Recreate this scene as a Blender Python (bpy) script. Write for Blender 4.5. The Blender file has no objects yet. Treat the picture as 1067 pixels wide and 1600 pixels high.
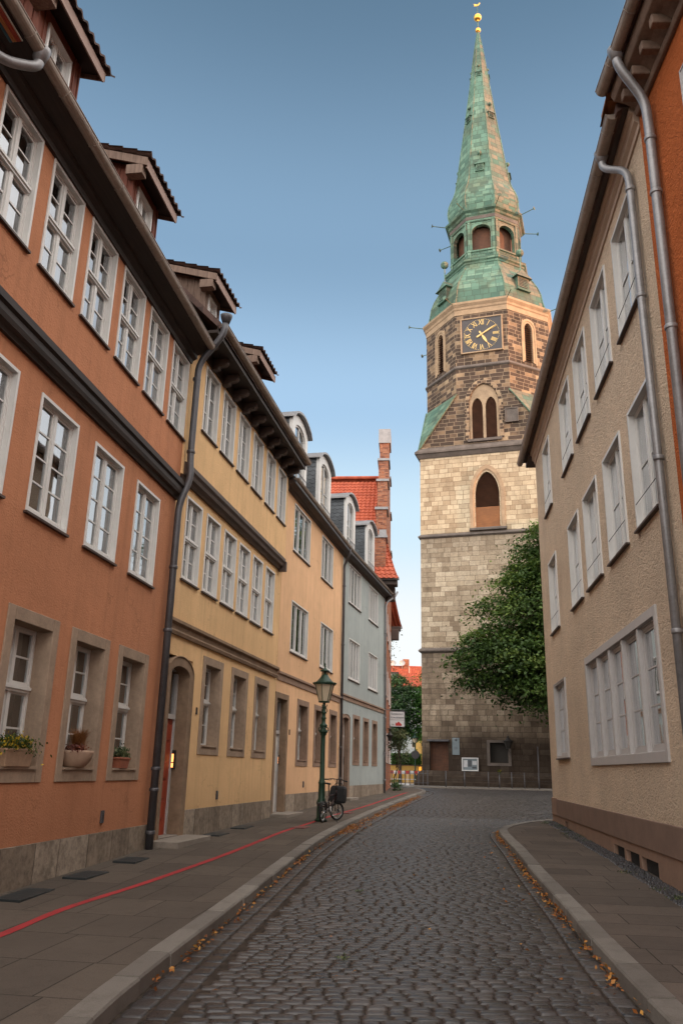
import bpy, bmesh, math, random
import numpy as np
from mathutils import Vector, Matrix
random.seed(7); RNG = np.random.default_rng(7)
sc = bpy.context.scene
COL = sc.collection
R = math.radians
PI = math.pi

# ------------------------------------------------------------------ camera
cam_d = bpy.data.cameras.new('camera'); cam = bpy.data.objects.new('camera', cam_d); COL.objects.link(cam)
cam_d.sensor_fit = 'VERTICAL'; cam_d.sensor_height = 36.0; cam_d.sensor_width = 24.0
cam_d.lens = 36.0 * 1281 / 1600; cam_d.clip_start = 0.1; cam_d.clip_end = 3000
_up = Vector((95., 4070., -1281.)).normalized()          # world up seen in camera axes
_yc = (Vector((0, 0, -1)) - _up * Vector((0, 0, -1)).dot(_up)).normalized()
_xc = _yc.cross(_up)
_m = Matrix((_xc, _yc, _up)).to_4x4(); _m.translation = Vector((0, 0, 1.6))
cam.matrix_world = _m
sc.camera = cam

# ------------------------------------------------------------------ world, sun, exposure
SUN_AZ = 113.0; SUN_EL = 4.0
w = bpy.data.worlds.new('World'); sc.world = w; w.use_nodes = True
nt = w.node_tree; nt.nodes.clear()
out = nt.nodes.new('ShaderNodeOutputWorld'); bg = nt.nodes.new('ShaderNodeBackground')
sky = nt.nodes.new('ShaderNodeTexSky'); sky.sky_type = 'NISHITA'; sky.sun_disc = False
sky.sun_elevation = R(SUN_EL + 6); sky.sun_rotation = R(SUN_AZ)
sky.air_density = 1.0; sky.dust_density = 0.6; sky.ozone_density = 1.5
# brighter, whiter part of the evening sky: overhead-behind and towards the sides, away from the tower
tc = nt.nodes.new('ShaderNodeTexCoord')
dot = nt.nodes.new('ShaderNodeVectorMath'); dot.operation = 'DOT_PRODUCT'; dot.inputs[1].default_value = (-0.35, 0.86, 0.36)
nt.links.new(tc.outputs['Generated'], dot.inputs[0])
mr = nt.nodes.new('ShaderNodeMapRange'); mr.interpolation_type = 'SMOOTHSTEP'
mr.inputs[1].default_value = 0.715; mr.inputs[2].default_value = 0.42; mr.inputs[3].default_value = 0.0; mr.inputs[4].default_value = 1.0
nt.links.new(dot.outputs['Value'], mr.inputs[0])
sepw = nt.nodes.new('ShaderNodeSeparateXYZ'); nt.links.new(tc.outputs['Generated'], sepw.inputs[0])
mrz = nt.nodes.new('ShaderNodeMapRange'); mrz.interpolation_type = 'SMOOTHSTEP'
mrz.inputs[1].default_value = 0.62; mrz.inputs[2].default_value = 0.02; mrz.inputs[3].default_value = 0.0; mrz.inputs[4].default_value = 1.0
nt.links.new(sepw.outputs['Z'], mrz.inputs[0])
# clear sky of the north: deep blue above, pale towards the horizon
ramp = nt.nodes.new('ShaderNodeValToRGB')
ramp.color_ramp.interpolation = 'EASE'
cr = ramp.color_ramp
nt.links.new(sepw.outputs['Z'], cr and ramp.inputs[0])
stops = [(0.0, (12., 11.8, 11.8)), (0.16, (11.6, 11.9, 12.)), (0.29, (8.0, 10.4, 12.)), (0.42, (4.9, 7.4, 10.2)), (0.58, (2.9, 4.7, 6.8)), (0.80, (1.35, 2.4, 3.6)), (1.0, (1.0, 1.9, 3.0))]
cr.elements[0].position = stops[0][0]; cr.elements[0].color = (*[c / 12 for c in stops[0][1]], 1)
cr.elements[1].position = stops[-1][0]; cr.elements[1].color = (*[c / 12 for c in stops[-1][1]], 1)
for p, c in stops[1:-1]:
    e = cr.elements.new(p); e.color = (*[k / 12 for k in c], 1)
mix = nt.nodes.new('ShaderNodeMix'); mix.data_type = 'RGBA'; mix.inputs[0].default_value = 0.82
sc12 = nt.nodes.new('ShaderNodeVectorMath'); sc12.operation = 'SCALE'; sc12.inputs['Scale'].default_value = 11.3
nt.links.new(ramp.outputs[0], sc12.inputs[0])
nt.links.new(sky.outputs[0], mix.inputs[6]); nt.links.new(sc12.outputs[0], mix.inputs[7])
add = nt.nodes.new('ShaderNodeMix'); add.data_type = 'RGBA'; add.blend_type = 'MIX'
add.inputs[7].default_value = (29, 27.6, 26.2, 1)
nt.links.new(mr.outputs[0], add.inputs[0]); nt.links.new(mix.outputs[2], add.inputs[6])
nt.links.new(add.outputs[2], bg.inputs[0]); bg.inputs[1].default_value = 0.08
nt.links.new(bg.outputs[0], out.inputs[0])
sun_d = bpy.data.lights.new('sun', 'SUN'); sun = bpy.data.objects.new('sun', sun_d); COL.objects.link(sun)
sun_d.energy = 5.0; sun_d.angle = R(0.5); sun_d.color = (1.0, 0.46, 0.18)
_sd = Vector((math.sin(R(SUN_AZ)) * math.cos(R(SUN_EL)), math.cos(R(SUN_AZ)) * math.cos(R(SUN_EL)), math.sin(R(SUN_EL))))
sun.rotation_euler = _sd.to_track_quat('Z', 'Y').to_euler()
sc.view_settings.view_transform = 'Standard'; sc.view_settings.look = 'None'
sc.view_settings.exposure = 0.36; sc.view_settings.gamma = 1.0
sc.cycles.max_bounces = 6; sc.cycles.transparent_max_bounces = 12
sc.cycles.caustics_reflective = False; sc.cycles.caustics_refractive = False

# ------------------------------------------------------------------ ground height along the street
KN = [(-60, -.3), (0, -.1), (8, -.03), (10.6, 0), (15.5, .12), (20, .19), (24, .25), (32, .41), (40, .52), (50, .54), (76, .45), (300, .3), (3000, .3)]
_ys = np.arange(-60, 320, .5); _z = np.interp(_ys, [k[0] for k in KN], [k[1] for k in KN])
_kern = np.exp(-np.linspace(-2, 2, 9) ** 2); _kern /= _kern.sum()
_zs = np.convolve(np.pad(_z, 4, mode='edge'), _kern, 'valid')
def Z(y): return np.interp(y, _ys, _zs)

# ------------------------------------------------------------------ mesh helpers
class MB:
    def __init__(s): s.v = []; s.f = []
    def add(s, vs, fs):
        k = len(s.v); s.v += [tuple(map(float, p)) for p in vs]; s.f += [tuple(i + k for i in f) for f in fs]; return s
    def box(s, x0, x1, y0, y1, z0, z1):
        if x0 > x1: x0, x1 = x1, x0
        if y0 > y1: y0, y1 = y1, y0
        if z0 > z1: z0, z1 = z1, z0
        return s.add([(x0, y0, z0), (x1, y0, z0), (x1, y1, z0), (x0, y1, z0), (x0, y0, z1), (x1, y0, z1), (x1, y1, z1), (x0, y1, z1)],
                     [(0, 3, 2, 1), (4, 5, 6, 7), (0, 1, 5, 4), (1, 2, 6, 5), (2, 3, 7, 6), (3, 0, 4, 7)])
    def obox(s, c, sx, sy, sz, rz=0., rx=0., ry=0.):
        m = Matrix.Translation(c) @ Matrix.Rotation(rz, 4, 'Z') @ Matrix.Rotation(ry, 4, 'Y') @ Matrix.Rotation(rx, 4, 'X')
        b = MB().box(-sx / 2, sx / 2, -sy / 2, sy / 2, -sz / 2, sz / 2)
        return s.add([m @ Vector(p) for p in b.v], b.f)
    def prism(s, poly, y0, y1):            # polygon in x,z, extruded along y
        n = len(poly)
        return s.add([(x, y0, z) for x, z in poly] + [(x, y1, z) for x, z in poly],
                     [tuple(range(n))[::1], tuple(range(2 * n - 1, n - 1, -1))] + [(i, i + n, (i + 1) % n + n, (i + 1) % n) for i in range(n)])
    def extr(s, prof, x0, x1):             # profile in y,z, extruded along x
        n = len(prof)
        return s.add([(x0, y, z) for y, z in prof] + [(x1, y, z) for y, z in prof],
                     [tuple(range(n))[::-1], tuple(range(n, 2 * n))] + [(i, (i + 1) % n, (i + 1) % n + n, i + n) for i in range(n)])
    def zprism(s, poly, z0, z1):           # polygon in x,y, extruded along z
        n = len(poly)
        return s.add([(x, y, z0) for x, y in poly] + [(x, y, z1) for x, y in poly],
                     [tuple(range(n))[::-1], tuple(range(n, 2 * n))] + [(i, (i + 1) % n, (i + 1) % n + n, i + n) for i in range(n)])
    def loft(s, rings, cap=True):
        n = len(rings[0]); base = len(s.v)
        for r in rings: s.v += [tuple(map(float, p)) for p in r]
        for k in range(len(rings) - 1):
            a = base + k * n; b = a + n
            for i in range(n): s.f.append((a + i, a + (i + 1) % n, b + (i + 1) % n, b + i))
        if cap:
            s.f.append(tuple(range(base + n - 1, base - 1, -1))); s.f.append(tuple(range(base + (len(rings) - 1) * n, base + len(rings) * n)))
        return s
    def tube(s, path, rad, seg=10, cap=True):
        path = [Vector(p) for p in path]; n = len(path)
        rads = rad if isinstance(rad, (list, tuple)) else [rad] * n
        rings = []; prev = None
        for i, p in enumerate(path):
            t = (path[min(i + 1, n - 1)] - path[max(i - 1, 0)]).normalized()
            if prev is None:
                a = t.cross(Vector((0, 0, 1)))
                if a.length < .05: a = t.cross(Vector((1, 0, 0)))
            else: a = prev - t * prev.dot(t)
            a.normalize(); b = t.cross(a); prev = a
            rings.append([p + (a * math.cos(q) + b * math.sin(q)) * rads[i] for q in [2 * PI * j / seg for j in range(seg)]])
        return s.loft(rings, cap)
    def lathe(s, prof, c=(0, 0, 0), seg=16, rot=0.):
        rings = [[(c[0] + r * math.cos(rot + 2 * PI * j / seg), c[1] + r * math.sin(rot + 2 * PI * j / seg), c[2] + z) for j in range(seg)] for r, z in prof]
        return s.loft(rings, True)
    def ball(s, c, r, seg=12, sz=1.):
        return s.lathe([(max(1e-4, r * math.sin(PI * k / 8)), -r * sz * math.cos(PI * k / 8)) for k in range(9)], c, seg)
    def xf(s, m, other):
        return s.add([m @ Vector(p) for p in other.v], other.f)
    def build(s, name, mat, parent=None, smooth=False, loc=None, bevel=0., seg=1, uvoff=(0, 0)):
        me = bpy.data.meshes.new(name); me.from_pydata(s.v, [], s.f); me.update()
        uvmap(me, uvoff)
        if smooth: me.polygons.foreach_set('use_smooth', [True] * len(me.polygons))
        return link(name, me, mat, parent, loc, bevel, seg)

def uvmap(me, off=(0, 0)):
    uv = me.uv_layers.new(name='UVMap')
    nl = len(me.loops)
    if nl == 0: return
    co = np.empty(len(me.vertices) * 3); me.vertices.foreach_get('co', co); co = co.reshape(-1, 3)
    vi = np.empty(nl, int); me.loops.foreach_get('vertex_index', vi)
    npol = len(me.polygons); nor = np.empty(npol * 3); me.polygons.foreach_get('normal', nor); nor = nor.reshape(-1, 3)
    tot = np.empty(npol, int); me.polygons.foreach_get('loop_total', tot)
    ln = np.repeat(nor, tot, axis=0); p = co[vi]
    flat = np.abs(ln[:, 2]) > .75
    h = np.hypot(ln[:, 0], ln[:, 1]) + 1e-9
    tx, ty = -ln[:, 1] / h, ln[:, 0] / h
    u = np.where(flat, p[:, 0], p[:, 0] * tx + p[:, 1] * ty)
    sl = np.sqrt(np.maximum(1e-6, 1 - np.minimum(ln[:, 2] ** 2, .8)))
    v = np.where(flat, p[:, 1], p[:, 2] / sl)
    a = np.empty(nl * 2); a[0::2] = u + off[0]; a[1::2] = v + off[1]
    uv.data.foreach_set('uv', a)

def link(name, me, mat, parent=None, loc=None, bevel=0., seg=1):
    o = bpy.data.objects.new(name, me); COL.objects.link(o)
    if mat is not None and len(me.materials) == 0: me.materials.append(mat)
    if parent is not None: o.parent = parent
    if loc is not None: o.location = loc
    if bevel > 0:
        b = o.modifiers.new('bevel', 'BEVEL'); b.width = bevel; b.segments = seg; b.limit_method = 'ANGLE'; b.angle_limit = R(40)
    return o

def thing(name, label, cat, loc=(0, 0, 0), rz=0., group=None):
    o = bpy.data.objects.new(name, None); COL.objects.link(o); o.location = loc; o.rotation_euler = (0, 0, rz)
    o.empty_display_size = .2
    return tag(o, label, cat, group)
def tag(o, label, cat, group=None):
    o['label'] = label; o['category'] = cat
    if group: o['group'] = group
    return o
def struct(o, kind='structure'):
    o['kind'] = kind; return o
def kids(o): return list(o.children)
def copy_tree(o, parent=None):
    c = o.copy(); COL.objects.link(c); c.parent = parent
    for ch in kids(o): copy_tree(ch, c)
    return c

# ------------------------------------------------------------------ material helpers
class NT:
    def __init__(s, name):
        s.m = bpy.data.materials.new(name); s.m.use_nodes = True; s.t = s.m.node_tree
        s.b = s.t.nodes['Principled BSDF']; s.o = s.t.nodes['Material Output']
    def n(s, typ, **kw):
        x = s.t.nodes.new(typ)
        for k, v in kw.items(): setattr(x, k, v)
        return x
    def inp(s, node, i, v):
        if v is None: return
        if hasattr(v, 'node'): s.t.links.new(v, node.inputs[i])
        else: node.inputs[i].default_value = v
    def math(s, op, a, b=None, c=None, clamp=False):
        x = s.n('ShaderNodeMath', operation=op, use_clamp=clamp)
        s.inp(x, 0, a); s.inp(x, 1, b)
        if c is not None: s.inp(x, 2, c)
        return x.outputs[0]
    def mix(s, f, a, b, blend='MIX'):
        x = s.n('ShaderNodeMix', data_type='RGBA', blend_type=blend)
        s.inp(x, 0, f); s.inp(x, 6, a if hasattr(a, 'node') else (*a[:3], 1)); s.inp(x, 7, b if hasattr(b, 'node') else (*b[:3], 1))
        return x.outputs[2]
    def noise(s, vec, scale, detail=4, rough=.55, out=0, dist=0.):
        x = s.n('ShaderNodeTexNoise'); s.inp(x, 'Vector', vec); x.inputs['Scale'].default_value = scale
        x.inputs['Detail'].default_value = detail; x.inputs['Roughness'].default_value = rough; x.inputs['Distortion'].default_value = dist
        return x.outputs[out]
    def rng(s, v, a, b, c=0., d=1., smooth=False):
        x = s.n('ShaderNodeMapRange'); 
        if smooth: x.interpolation_type = 'SMOOTHSTEP'
        s.inp(x, 0, v); x.inputs[1].default_value = a; x.inputs[2].default_value = b; x.inputs[3].default_value = c; x.inputs[4].default_value = d
        return x.outputs[0]
    def ramp(s, v, stops, interp='LINEAR'):
        x = s.n('ShaderNodeValToRGB'); s.inp(x, 0, v); r = x.color_ramp; r.interpolation = interp
        r.elements[0].position = stops[0][0]; r.elements[0].color = (*stops[0][1], 1)
        r.elements[1].position = stops[-1][0]; r.elements[1].color = (*stops[-1][1], 1)
        for p, c in stops[1:-1]:
            e = r.elements.new(p); e.color = (*c, 1)
        return x.outputs[0]
    def obj(s): return s.n('ShaderNodeTexCoord').outputs['Object']
    def uv(s):
        x = s.n('ShaderNodeUVMap'); x.uv_map = 'UVMap'; return x.outputs[0]
    def sep(s, v):
        x = s.n('ShaderNodeSeparateXYZ'); s.inp(x, 0, v); return x.outputs
    def comb(s, a, b=0., c=0.):
        x = s.n('ShaderNodeCombineXYZ'); s.inp(x, 0, a); s.inp(x, 1, b); s.inp(x, 2, c); return x.outputs[0]
    def wn(s, v, dim='3D'):
        x = s.n('ShaderNodeTexWhiteNoise', noise_dimensions=dim); s.inp(x, 'Vector' if dim != '1D' else 'W', v); return x.outputs
    def bump(s, h, strength=.5, dist=.01, prev=None):
        x = s.n('ShaderNodeBump'); s.inp(x, 'Height', h); x.inputs['Strength'].default_value = strength; x.inputs['Distance'].default_value = dist
        if prev is not None: s.inp(x, 'Normal', prev)
        return x.outputs[0]
    def done(s, color=None, rough=None, normal=None, metal=None, spec=None):
        s.inp(s.b, 'Base Color', color if color is None or hasattr(color, 'node') else (*color[:3], 1))
        s.inp(s.b, 'Roughness', rough); s.inp(s.b, 'Normal', normal); s.inp(s.b, 'Metallic', metal)
        if spec is not None: s.b.inputs['Specular IOR Level'].default_value = spec
        return s.m

def sc3(c, k): return tuple(max(0, x * k) for x in c)
def m_plain(name, col, rough=.6, metal=0., var=.25, scale=6., bump=0., bscale=60., spec=.4, dist=.004):
    t = NT(name); o = t.obj()
    n1 = t.noise(o, scale, 5, .6); n2 = t.noise(o, scale * 7.3, 3, .6)
    f = t.math('ADD', t.math('MULTIPLY', n1, .65), t.math('MULTIPLY', n2, .35))
    f = t.rng(f, .3, .7)
    c = t.mix(f, sc3(col, 1 - var), sc3(col, 1 + var))
    nrm = t.bump(t.noise(o, bscale, 4, .6), .6, dist) if bump > 0 else None
    if bump > 0: nrm.node.inputs['Strength'].default_value = bump
    return t.done(c, t.rng(f, 0, 1, max(.02, rough - .08), min(1, rough + .08)), nrm, metal, spec)

def m_stucco(name, col, coarse=1., dirt=.35, rough=.9):
    t = NT(name); o = t.obj(); u = t.uv()
    big = t.noise(o, .35, 4, .6); mid = t.noise(o, 2.3, 5, .62); fine = t.noise(o, 38 / coarse, 4, .62)
    c = t.mix(t.rng(big, .32, .68), sc3(col, .88), sc3(col, 1.1))
    c = t.mix(t.math('MULTIPLY', t.rng(mid, .45, .72), .35), c, sc3(col, .78))
    # faint rain streaks
    xyz = t.sep(u)
    st = t.noise(t.comb(t.math('MULTIPLY', xyz[0], 5.), t.math('MULTIPLY', xyz[1], .25)), 1., 4, .6)
    c = t.mix(t.math('MULTIPLY', t.rng(st, .5, .74), dirt * .62), c, sc3(col, .60))
    pt = t.noise(t.comb(t.math('MULTIPLY', xyz[0], .9), t.math('MULTIPLY', xyz[1], .7), 7.), 1., 6, .7, 0, .6)
    c = t.mix(t.math('MULTIPLY', t.rng(pt, .56, .60), dirt * .16), c, sc3(col, 1.22))
    c = t.mix(t.math('MULTIPLY', t.rng(pt, .42, .38), dirt * .20), c, sc3(col, .66))
    vo = t.n('ShaderNodeTexVoronoi', feature='DISTANCE_TO_EDGE'); wv_ = t.n('ShaderNodeVectorMath', operation='ADD')
    t.inp(wv_, 0, o); nz = t.n('ShaderNodeTexNoise'); nz.inputs['Scale'].default_value = 2.5; nz.inputs['Detail'].default_value = 6; t.inp(nz, 'Vector', o); t.t.links.new(nz.outputs['Color'], wv_.inputs[1])
    t.t.links.new(wv_.outputs[0], vo.inputs['Vector']); vo.inputs['Scale'].default_value = .55
    ck_ = t.math('MULTIPLY', t.rng(vo.outputs[0], .010, .003), t.rng(t.noise(o, .6, 3), .52, .60))
    c = t.mix(t.math('MULTIPLY', ck_, .45), c, sc3(col, .4))
    # splash dirt with an uneven upper edge low on the wall
    hgt = t.math('ADD', xyz[1], t.math('MULTIPLY', mid, 1.2))
    c = t.mix(t.math('MULTIPLY', t.rng(hgt, 2.2, 1.1, 0, 1, True), dirt * .55), c, sc3(col, .62))
    c = t.mix(t.math('MULTIPLY', t.rng(fine, .5, .75), .25), c, sc3(col, .72))
    h = t.math('ADD', t.math('MULTIPLY', fine, 1.), t.math('MULTIPLY', t.noise(o, 9., 3), .8))
    return t.done(c, rough, t.bump(h, .42 * min(1.6, coarse), .02 * coarse), 0., .2)

def m_rough_cast(name, col):
    t = NT(name); o = t.obj()
    big = t.noise(o, .5, 5, .6); st = t.noise(o, 1.7, 5, .65)
    u = t.sep(t.uv())
    sw = t.comb(t.math('ADD', t.math('MULTIPLY', u[0], 9.), t.math('MULTIPLY', big, 5.)), t.math('MULTIPLY', u[1], 14.))
    worm = t.noise(sw, 1.0, 4, .6, 0, 1.6)
    fine = t.noise(o, 55., 4, .65)
    c = t.mix(t.rng(big, .3, .7), sc3(col, .85), sc3(col, 1.12))
    c = t.mix(t.math('MULTIPLY', t.rng(st, .5, .75), .4), c, sc3(col, .72))
    c = t.mix(t.math('MULTIPLY', t.rng(worm, .52, .3), .45), c, sc3(col, .5))
    h = t.math('ADD', t.math('MULTIPLY', worm, 3.0), fine)
    return t.done(c, .92, t.bump(h, .75, .04), 0., .15)

def m_masonry(name, bw, bh, palette, mortar, mw=.012, jitter=.5, stain_shade=None, stain_z=None, rough=.88, bump=.6, fine=.25, bigpal=None, streak=.3, warp=.05):
    """random ashlar: rows of blocks of uneven width, each with its own tone"""
    t = NT(name); u = t.uv(); o = t.obj()
    s = t.sep(u)
    wv = t.noise(o, 1.3, 3, .5)
    y = t.math('DIVIDE', t.math('ADD', s[1], t.math('MULTIPLY', t.math('SUBTRACT', wv, .5), warp * 2)), bh)
    row = t.math('FLOOR', y); fy = t.math('FRACT', y)
    rr = t.wn(row, '1D')[0]; rr2 = t.wn(t.math('ADD', row, 37.7), '1D')[0]
    wrow = t.math('MULTIPLY', t.math('ADD', t.math('MULTIPLY', rr2, jitter), 1 - jitter / 2), bw)
    x = t.math('ADD', t.math('DIVIDE', t.math('ADD', s[0], t.math('MULTIPLY', t.math('SUBTRACT', wv, .5), warp * 2)), wrow), t.math('MULTIPLY', rr, 9.))
    # uneven widths inside a row
    x = t.math('ADD', x, t.math('MULTIPLY', t.math('SINE', t.math('ADD', t.math('MULTIPLY', x, 2.1), t.math('MULTIPLY', rr, 20.))), .22 * jitter))
    col = t.math('FLOOR', x); fx = t.math('FRACT', x)
    wnn = t.wn(t.comb(col, row, 3.1)); rnd = wnn[0]
    rnd2 = t.wn(t.comb(row, col, 11.3))[0]
    ex = t.math('MULTIPLY', t.math('MINIMUM', fx, t.math('SUBTRACT', 1., fx)), wrow)
    ey = t.math('MULTIPLY', t.math('MINIMUM', fy, t.math('SUBTRACT', 1., fy)), bh)
    e = t.math('ADD', t.math('MINIMUM', ex, ey), t.math('MULTIPLY', t.math('SUBTRACT', t.noise(o, 22., 3), .5), mw * 1.2))
    mask = t.rng(e, mw * .45, mw * 1.25, 0, 1, True)
    big = t.noise(o, .25, 4, .6); fn = t.noise(o, 12., 6, .7); f3 = t.noise(o, 3., 5, .65)
    if bigpal is not None: f = t.math('ADD', t.math('MULTIPLY', rnd, bigpal), t.math('MULTIPLY', t.rng(big, .3, .7), 1 - bigpal))
    else: f = rnd
    c = t.ramp(f, palette)
    c = t.mix(t.math('MULTIPLY', t.rng(rnd2, .0, 1.), .35), c, t.mix(.5, c, (0.02, 0.015, 0.01)))
    c = t.mix(t.math('MULTIPLY', t.rng(t.math('ADD', t.math('MULTIPLY', fn, .5), t.math('MULTIPLY', f3, .5)), .42, .68), fine * 1.8, clamp=True), c, sc3(mortar, .35))
    c = t.mix(t.math('SUBTRACT', 1., mask), c, mortar)
    if streak:
        sk = t.noise(t.comb(t.math('MULTIPLY', s[0], 1.6), t.math('MULTIPLY', s[1], .22)), 1., 5, .65)
        c = t.mix(t.math('MULTIPLY', t.rng(sk, .5, .72), streak), c, (.045, .032, .024))
    if stain_shade:
        for (z0, z1, amt, colr) in stain_shade:
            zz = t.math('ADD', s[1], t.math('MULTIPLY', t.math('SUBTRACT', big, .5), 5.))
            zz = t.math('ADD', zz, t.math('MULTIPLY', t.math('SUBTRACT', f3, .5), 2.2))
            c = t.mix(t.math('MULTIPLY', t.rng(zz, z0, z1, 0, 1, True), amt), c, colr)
    h = t.math('ADD', t.math('MULTIPLY', mask, 1.), t.math('ADD', t.math('MULTIPLY', fn, .5), t.math('MULTIPLY', rnd2, .35)))
    return t.done(c, rough, t.bump(h, bump, .03), 0., .2)

def m_copper():
    t = NT('copper_patina'); o = t.obj(); s = t.sep(t.uv())
    bh = .62; bw = .8
    y = t.math('DIVIDE', s[1], bh); row = t.math('FLOOR', y); fy = t.math('FRACT', y)
    x = t.math('ADD', t.math('DIVIDE', s[0], bw), t.math('MULTIPLY', t.wn(row, '1D')[0], 5.)); col = t.math('FLOOR', x); fx = t.math('FRACT', x)
    rnd = t.wn(t.comb(col, row, 1.7))[0]
    e = t.math('MINIMUM', t.math('MULTIPLY', t.math('MINIMUM', fx, t.math('SUBTRACT', 1., fx)), bw), t.math('MULTIPLY', t.math('MINIMUM', fy, t.math('SUBTRACT', 1., fy)), bh))
    mask = t.rng(t.math('ADD', e, t.math('MULTIPLY', t.math('SUBTRACT', t.noise(o, 8., 2), .5), .02)), .008, .04, 0, 1, True)
    big = t.noise(o, .45, 5, .65); fn = t.noise(o, 6., 6, .7)
    c = t.ramp(rnd, [(0, (.055, .115, .083)), (.4, (.09, .175, .125)), (.75, (.115, .21, .15)), (1, (.155, .25, .18))])
    c = t.mix(t.math('MULTIPLY', t.rng(big, .47, .62), .75), c, t.ramp(rnd, [(0, (.05, .07, .045)), (1, (.12, .15, .09))]))
    # browner panels on the east-facing sides
    g = t.n('ShaderNodeNewGeometry'); vt = t.n('ShaderNodeVectorTransform', vector_type='NORMAL', convert_from='WORLD', convert_to='OBJECT')
    t.t.links.new(g.outputs['True Normal'], vt.inputs[0]); nx = t.sep(vt.outputs[0])[0]
    bf = t.math('MULTIPLY', t.rng(nx, .25, .55), t.rng(t.math('ADD', t.math('MULTIPLY', big, .6), t.math('MULTIPLY', rnd, .4)), .26, .50))
    c = t.mix(t.math('MULTIPLY', bf, .8), c, t.ramp(rnd, [(0, (.09, .055, .038)), (1, (.19, .13, .085))]))
    sk = t.noise(t.comb(t.math('MULTIPLY', s[0], 3.), t.math('MULTIPLY', s[1], .3)), 1., 4, .6)
    c = t.mix(t.math('MULTIPLY', t.rng(sk, .5, .75), .5), c, (.05, .07, .05))
    c = t.mix(t.math('MULTIPLY', t.rng(fn, .55, .72), .4), c, (.06, .08, .055))
    c = t.mix(t.math('MULTIPLY', t.math('SUBTRACT', 1., mask), .7), c, (.035, .05, .035))
    return t.done(c, .65, t.bump(t.math('ADD', mask, t.math('MULTIPLY', rnd, .6)), .5, .03), 0., .3)

def m_tiles(name, c0, c1, uvscale=(.24, .33)):
    t = NT(name); o = t.obj(); s = t.sep(t.uv())
    y = t.math('FLOOR', t.math('DIVIDE', s[1], uvscale[1])); x = t.math('FLOOR', t.math('DIVIDE', s[0], uvscale[0]))
    rnd = t.wn(t.comb(x, y, 2.))[0]
    c = t.mix(rnd, c0, c1)
    c = t.mix(t.math('MULTIPLY', t.rng(t.noise(o, 1.5, 5, .65), .45, .75), .5), c, sc3(c0, .5))
    c = t.mix(t.math('MULTIPLY', t.rng(t.noise(o, 14., 4), .5, .75), .35), c, sc3(c0, .45))
    return t.done(c, .7, None, 0., .35)

def m_slate():
    t = NT('slate_scales'); s = t.sep(t.uv()); o = t.obj()
    y = t.math('DIVIDE', s[1], .16); row = t.math('FLOOR', y); fy = t.math('FRACT', y)
    x = t.math('ADD', t.math('DIVIDE', s[0], .22), t.math('MULTIPLY', row, .5)); col = t.math('FLOOR', x); fx = t.math('FRACT', x)
    curve = t.math('MULTIPLY', t.math('POWER', t.math('ABSOLUTE', t.math('SUBTRACT', fx, .5)), 2.), 1.6)
    e = t.math('SUBTRACT', fy, curve)
    rnd = t.wn(t.comb(col, row, 5.))[0]
    mask = t.rng(t.math('ABSOLUTE', e), .0, .14, 0, 1)
    c = t.mix(rnd, (.052, .060, .068), (.10, .112, .125))
    c = t.mix(t.math('SUBTRACT', 1., mask), c, (.018, .02, .024))
    return t.done(c, .55, t.bump(t.math('ADD', t.math('MULTIPLY', fy, -1.), mask), .6, .02), 0., .45)

def m_glass():
    t = NT('window_glass'); o = t.obj()
    t.t.nodes.remove(t.b)
    gl = t.n('ShaderNodeBsdfGlossy'); gl.inputs['Roughness'].default_value = .02; gl.inputs['Color'].default_value = (.95, .97, 1, 1)
    wav = t.noise(o, 1.1, 2, .5); t.inp(gl, 'Normal', t.bump(wav, .12, .02))
    tr = t.n('ShaderNodeBsdfTransparent'); tr.inputs[0].default_value = (.80, .85, .84, 1)
    fr = t.n('ShaderNodeFresnel'); fr.inputs[0].default_value = 1.75
    f = t.math('ADD', t.math('MULTIPLY', fr.outputs[0], 2.0), .04, clamp=True)
    mx = t.n('ShaderNodeMixShader'); t.inp(mx, 0, f); t.t.links.new(tr.outputs[0], mx.inputs[1]); t.t.links.new(gl.outputs[0], mx.inputs[2])
    t.t.links.new(mx.outputs[0], t.o.inputs[0]); return t.m

def m_emit(name, col, s):
    t = NT(name); t.b.inputs['Base Color'].default_value = (*col, 1); t.b.inputs['Emission Color'].default_value = (*col, 1); t.b.inputs['Emission Strength'].default_value = s
    return t.m

def m_leaf(name, c0, c1, c2):
    t = NT(name); a = t.n('ShaderNodeAttribute', attribute_name='rnd')
    c = t.ramp(a.outputs['Fac'], [(0, c0), (.6, c1), (1, c2)])
    t.done(c, .55, None, 0., .3)
    tl = t.n('ShaderNodeBsdfTranslucent'); t.t.links.new(c, tl.inputs[0])
    mx = t.n('ShaderNodeMixShader'); mx.inputs[0].default_value = .25
    t.t.links.new(t.b.outputs[0], mx.inputs[1]); t.t.links.new(tl.outputs[0], mx.inputs[2]); t.t.links.new(mx.outputs[0], t.o.inputs[0])
    return t.m

def m_sett():
    t = NT('basalt_setts'); o = t.obj(); a = t.n('ShaderNodeAttribute', attribute_name='rnd').outputs['Fac']
    s = t.sep(o)
    c = t.ramp(a, [(0, (.018, .0165, .0175)), (.45, (.031, .0285, .029)), (.8, (.047, .042, .041)), (1, (.072, .062, .057))])
    wear = t.noise(o, .28, 4, .6)
    c = t.mix(t.math('MULTIPLY', t.rng(wear, .4, .65), .45), c, (.050, .046, .046))
    c = t.mix(t.math('MULTIPLY', t.rng(t.noise(o, .9, 5, .7), .52, .70), .5), c, (.022, .018, .016))
    fn = t.noise(o, 45., 5, .7)
    c = t.mix(t.math('MULTIPLY', t.rng(fn, .45, .75), .4), c, (.015, .012, .011))
    rg = t.math('ADD', t.rng(fn, .3, .7, .20, .42), t.math('MULTIPLY', a, .12))
    return t.done(c, rg, t.bump(t.math('ADD', t.math('MULTIPLY', fn, .6), t.noise(o, 14., 3)), .5, .008), 0., .5)

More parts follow.
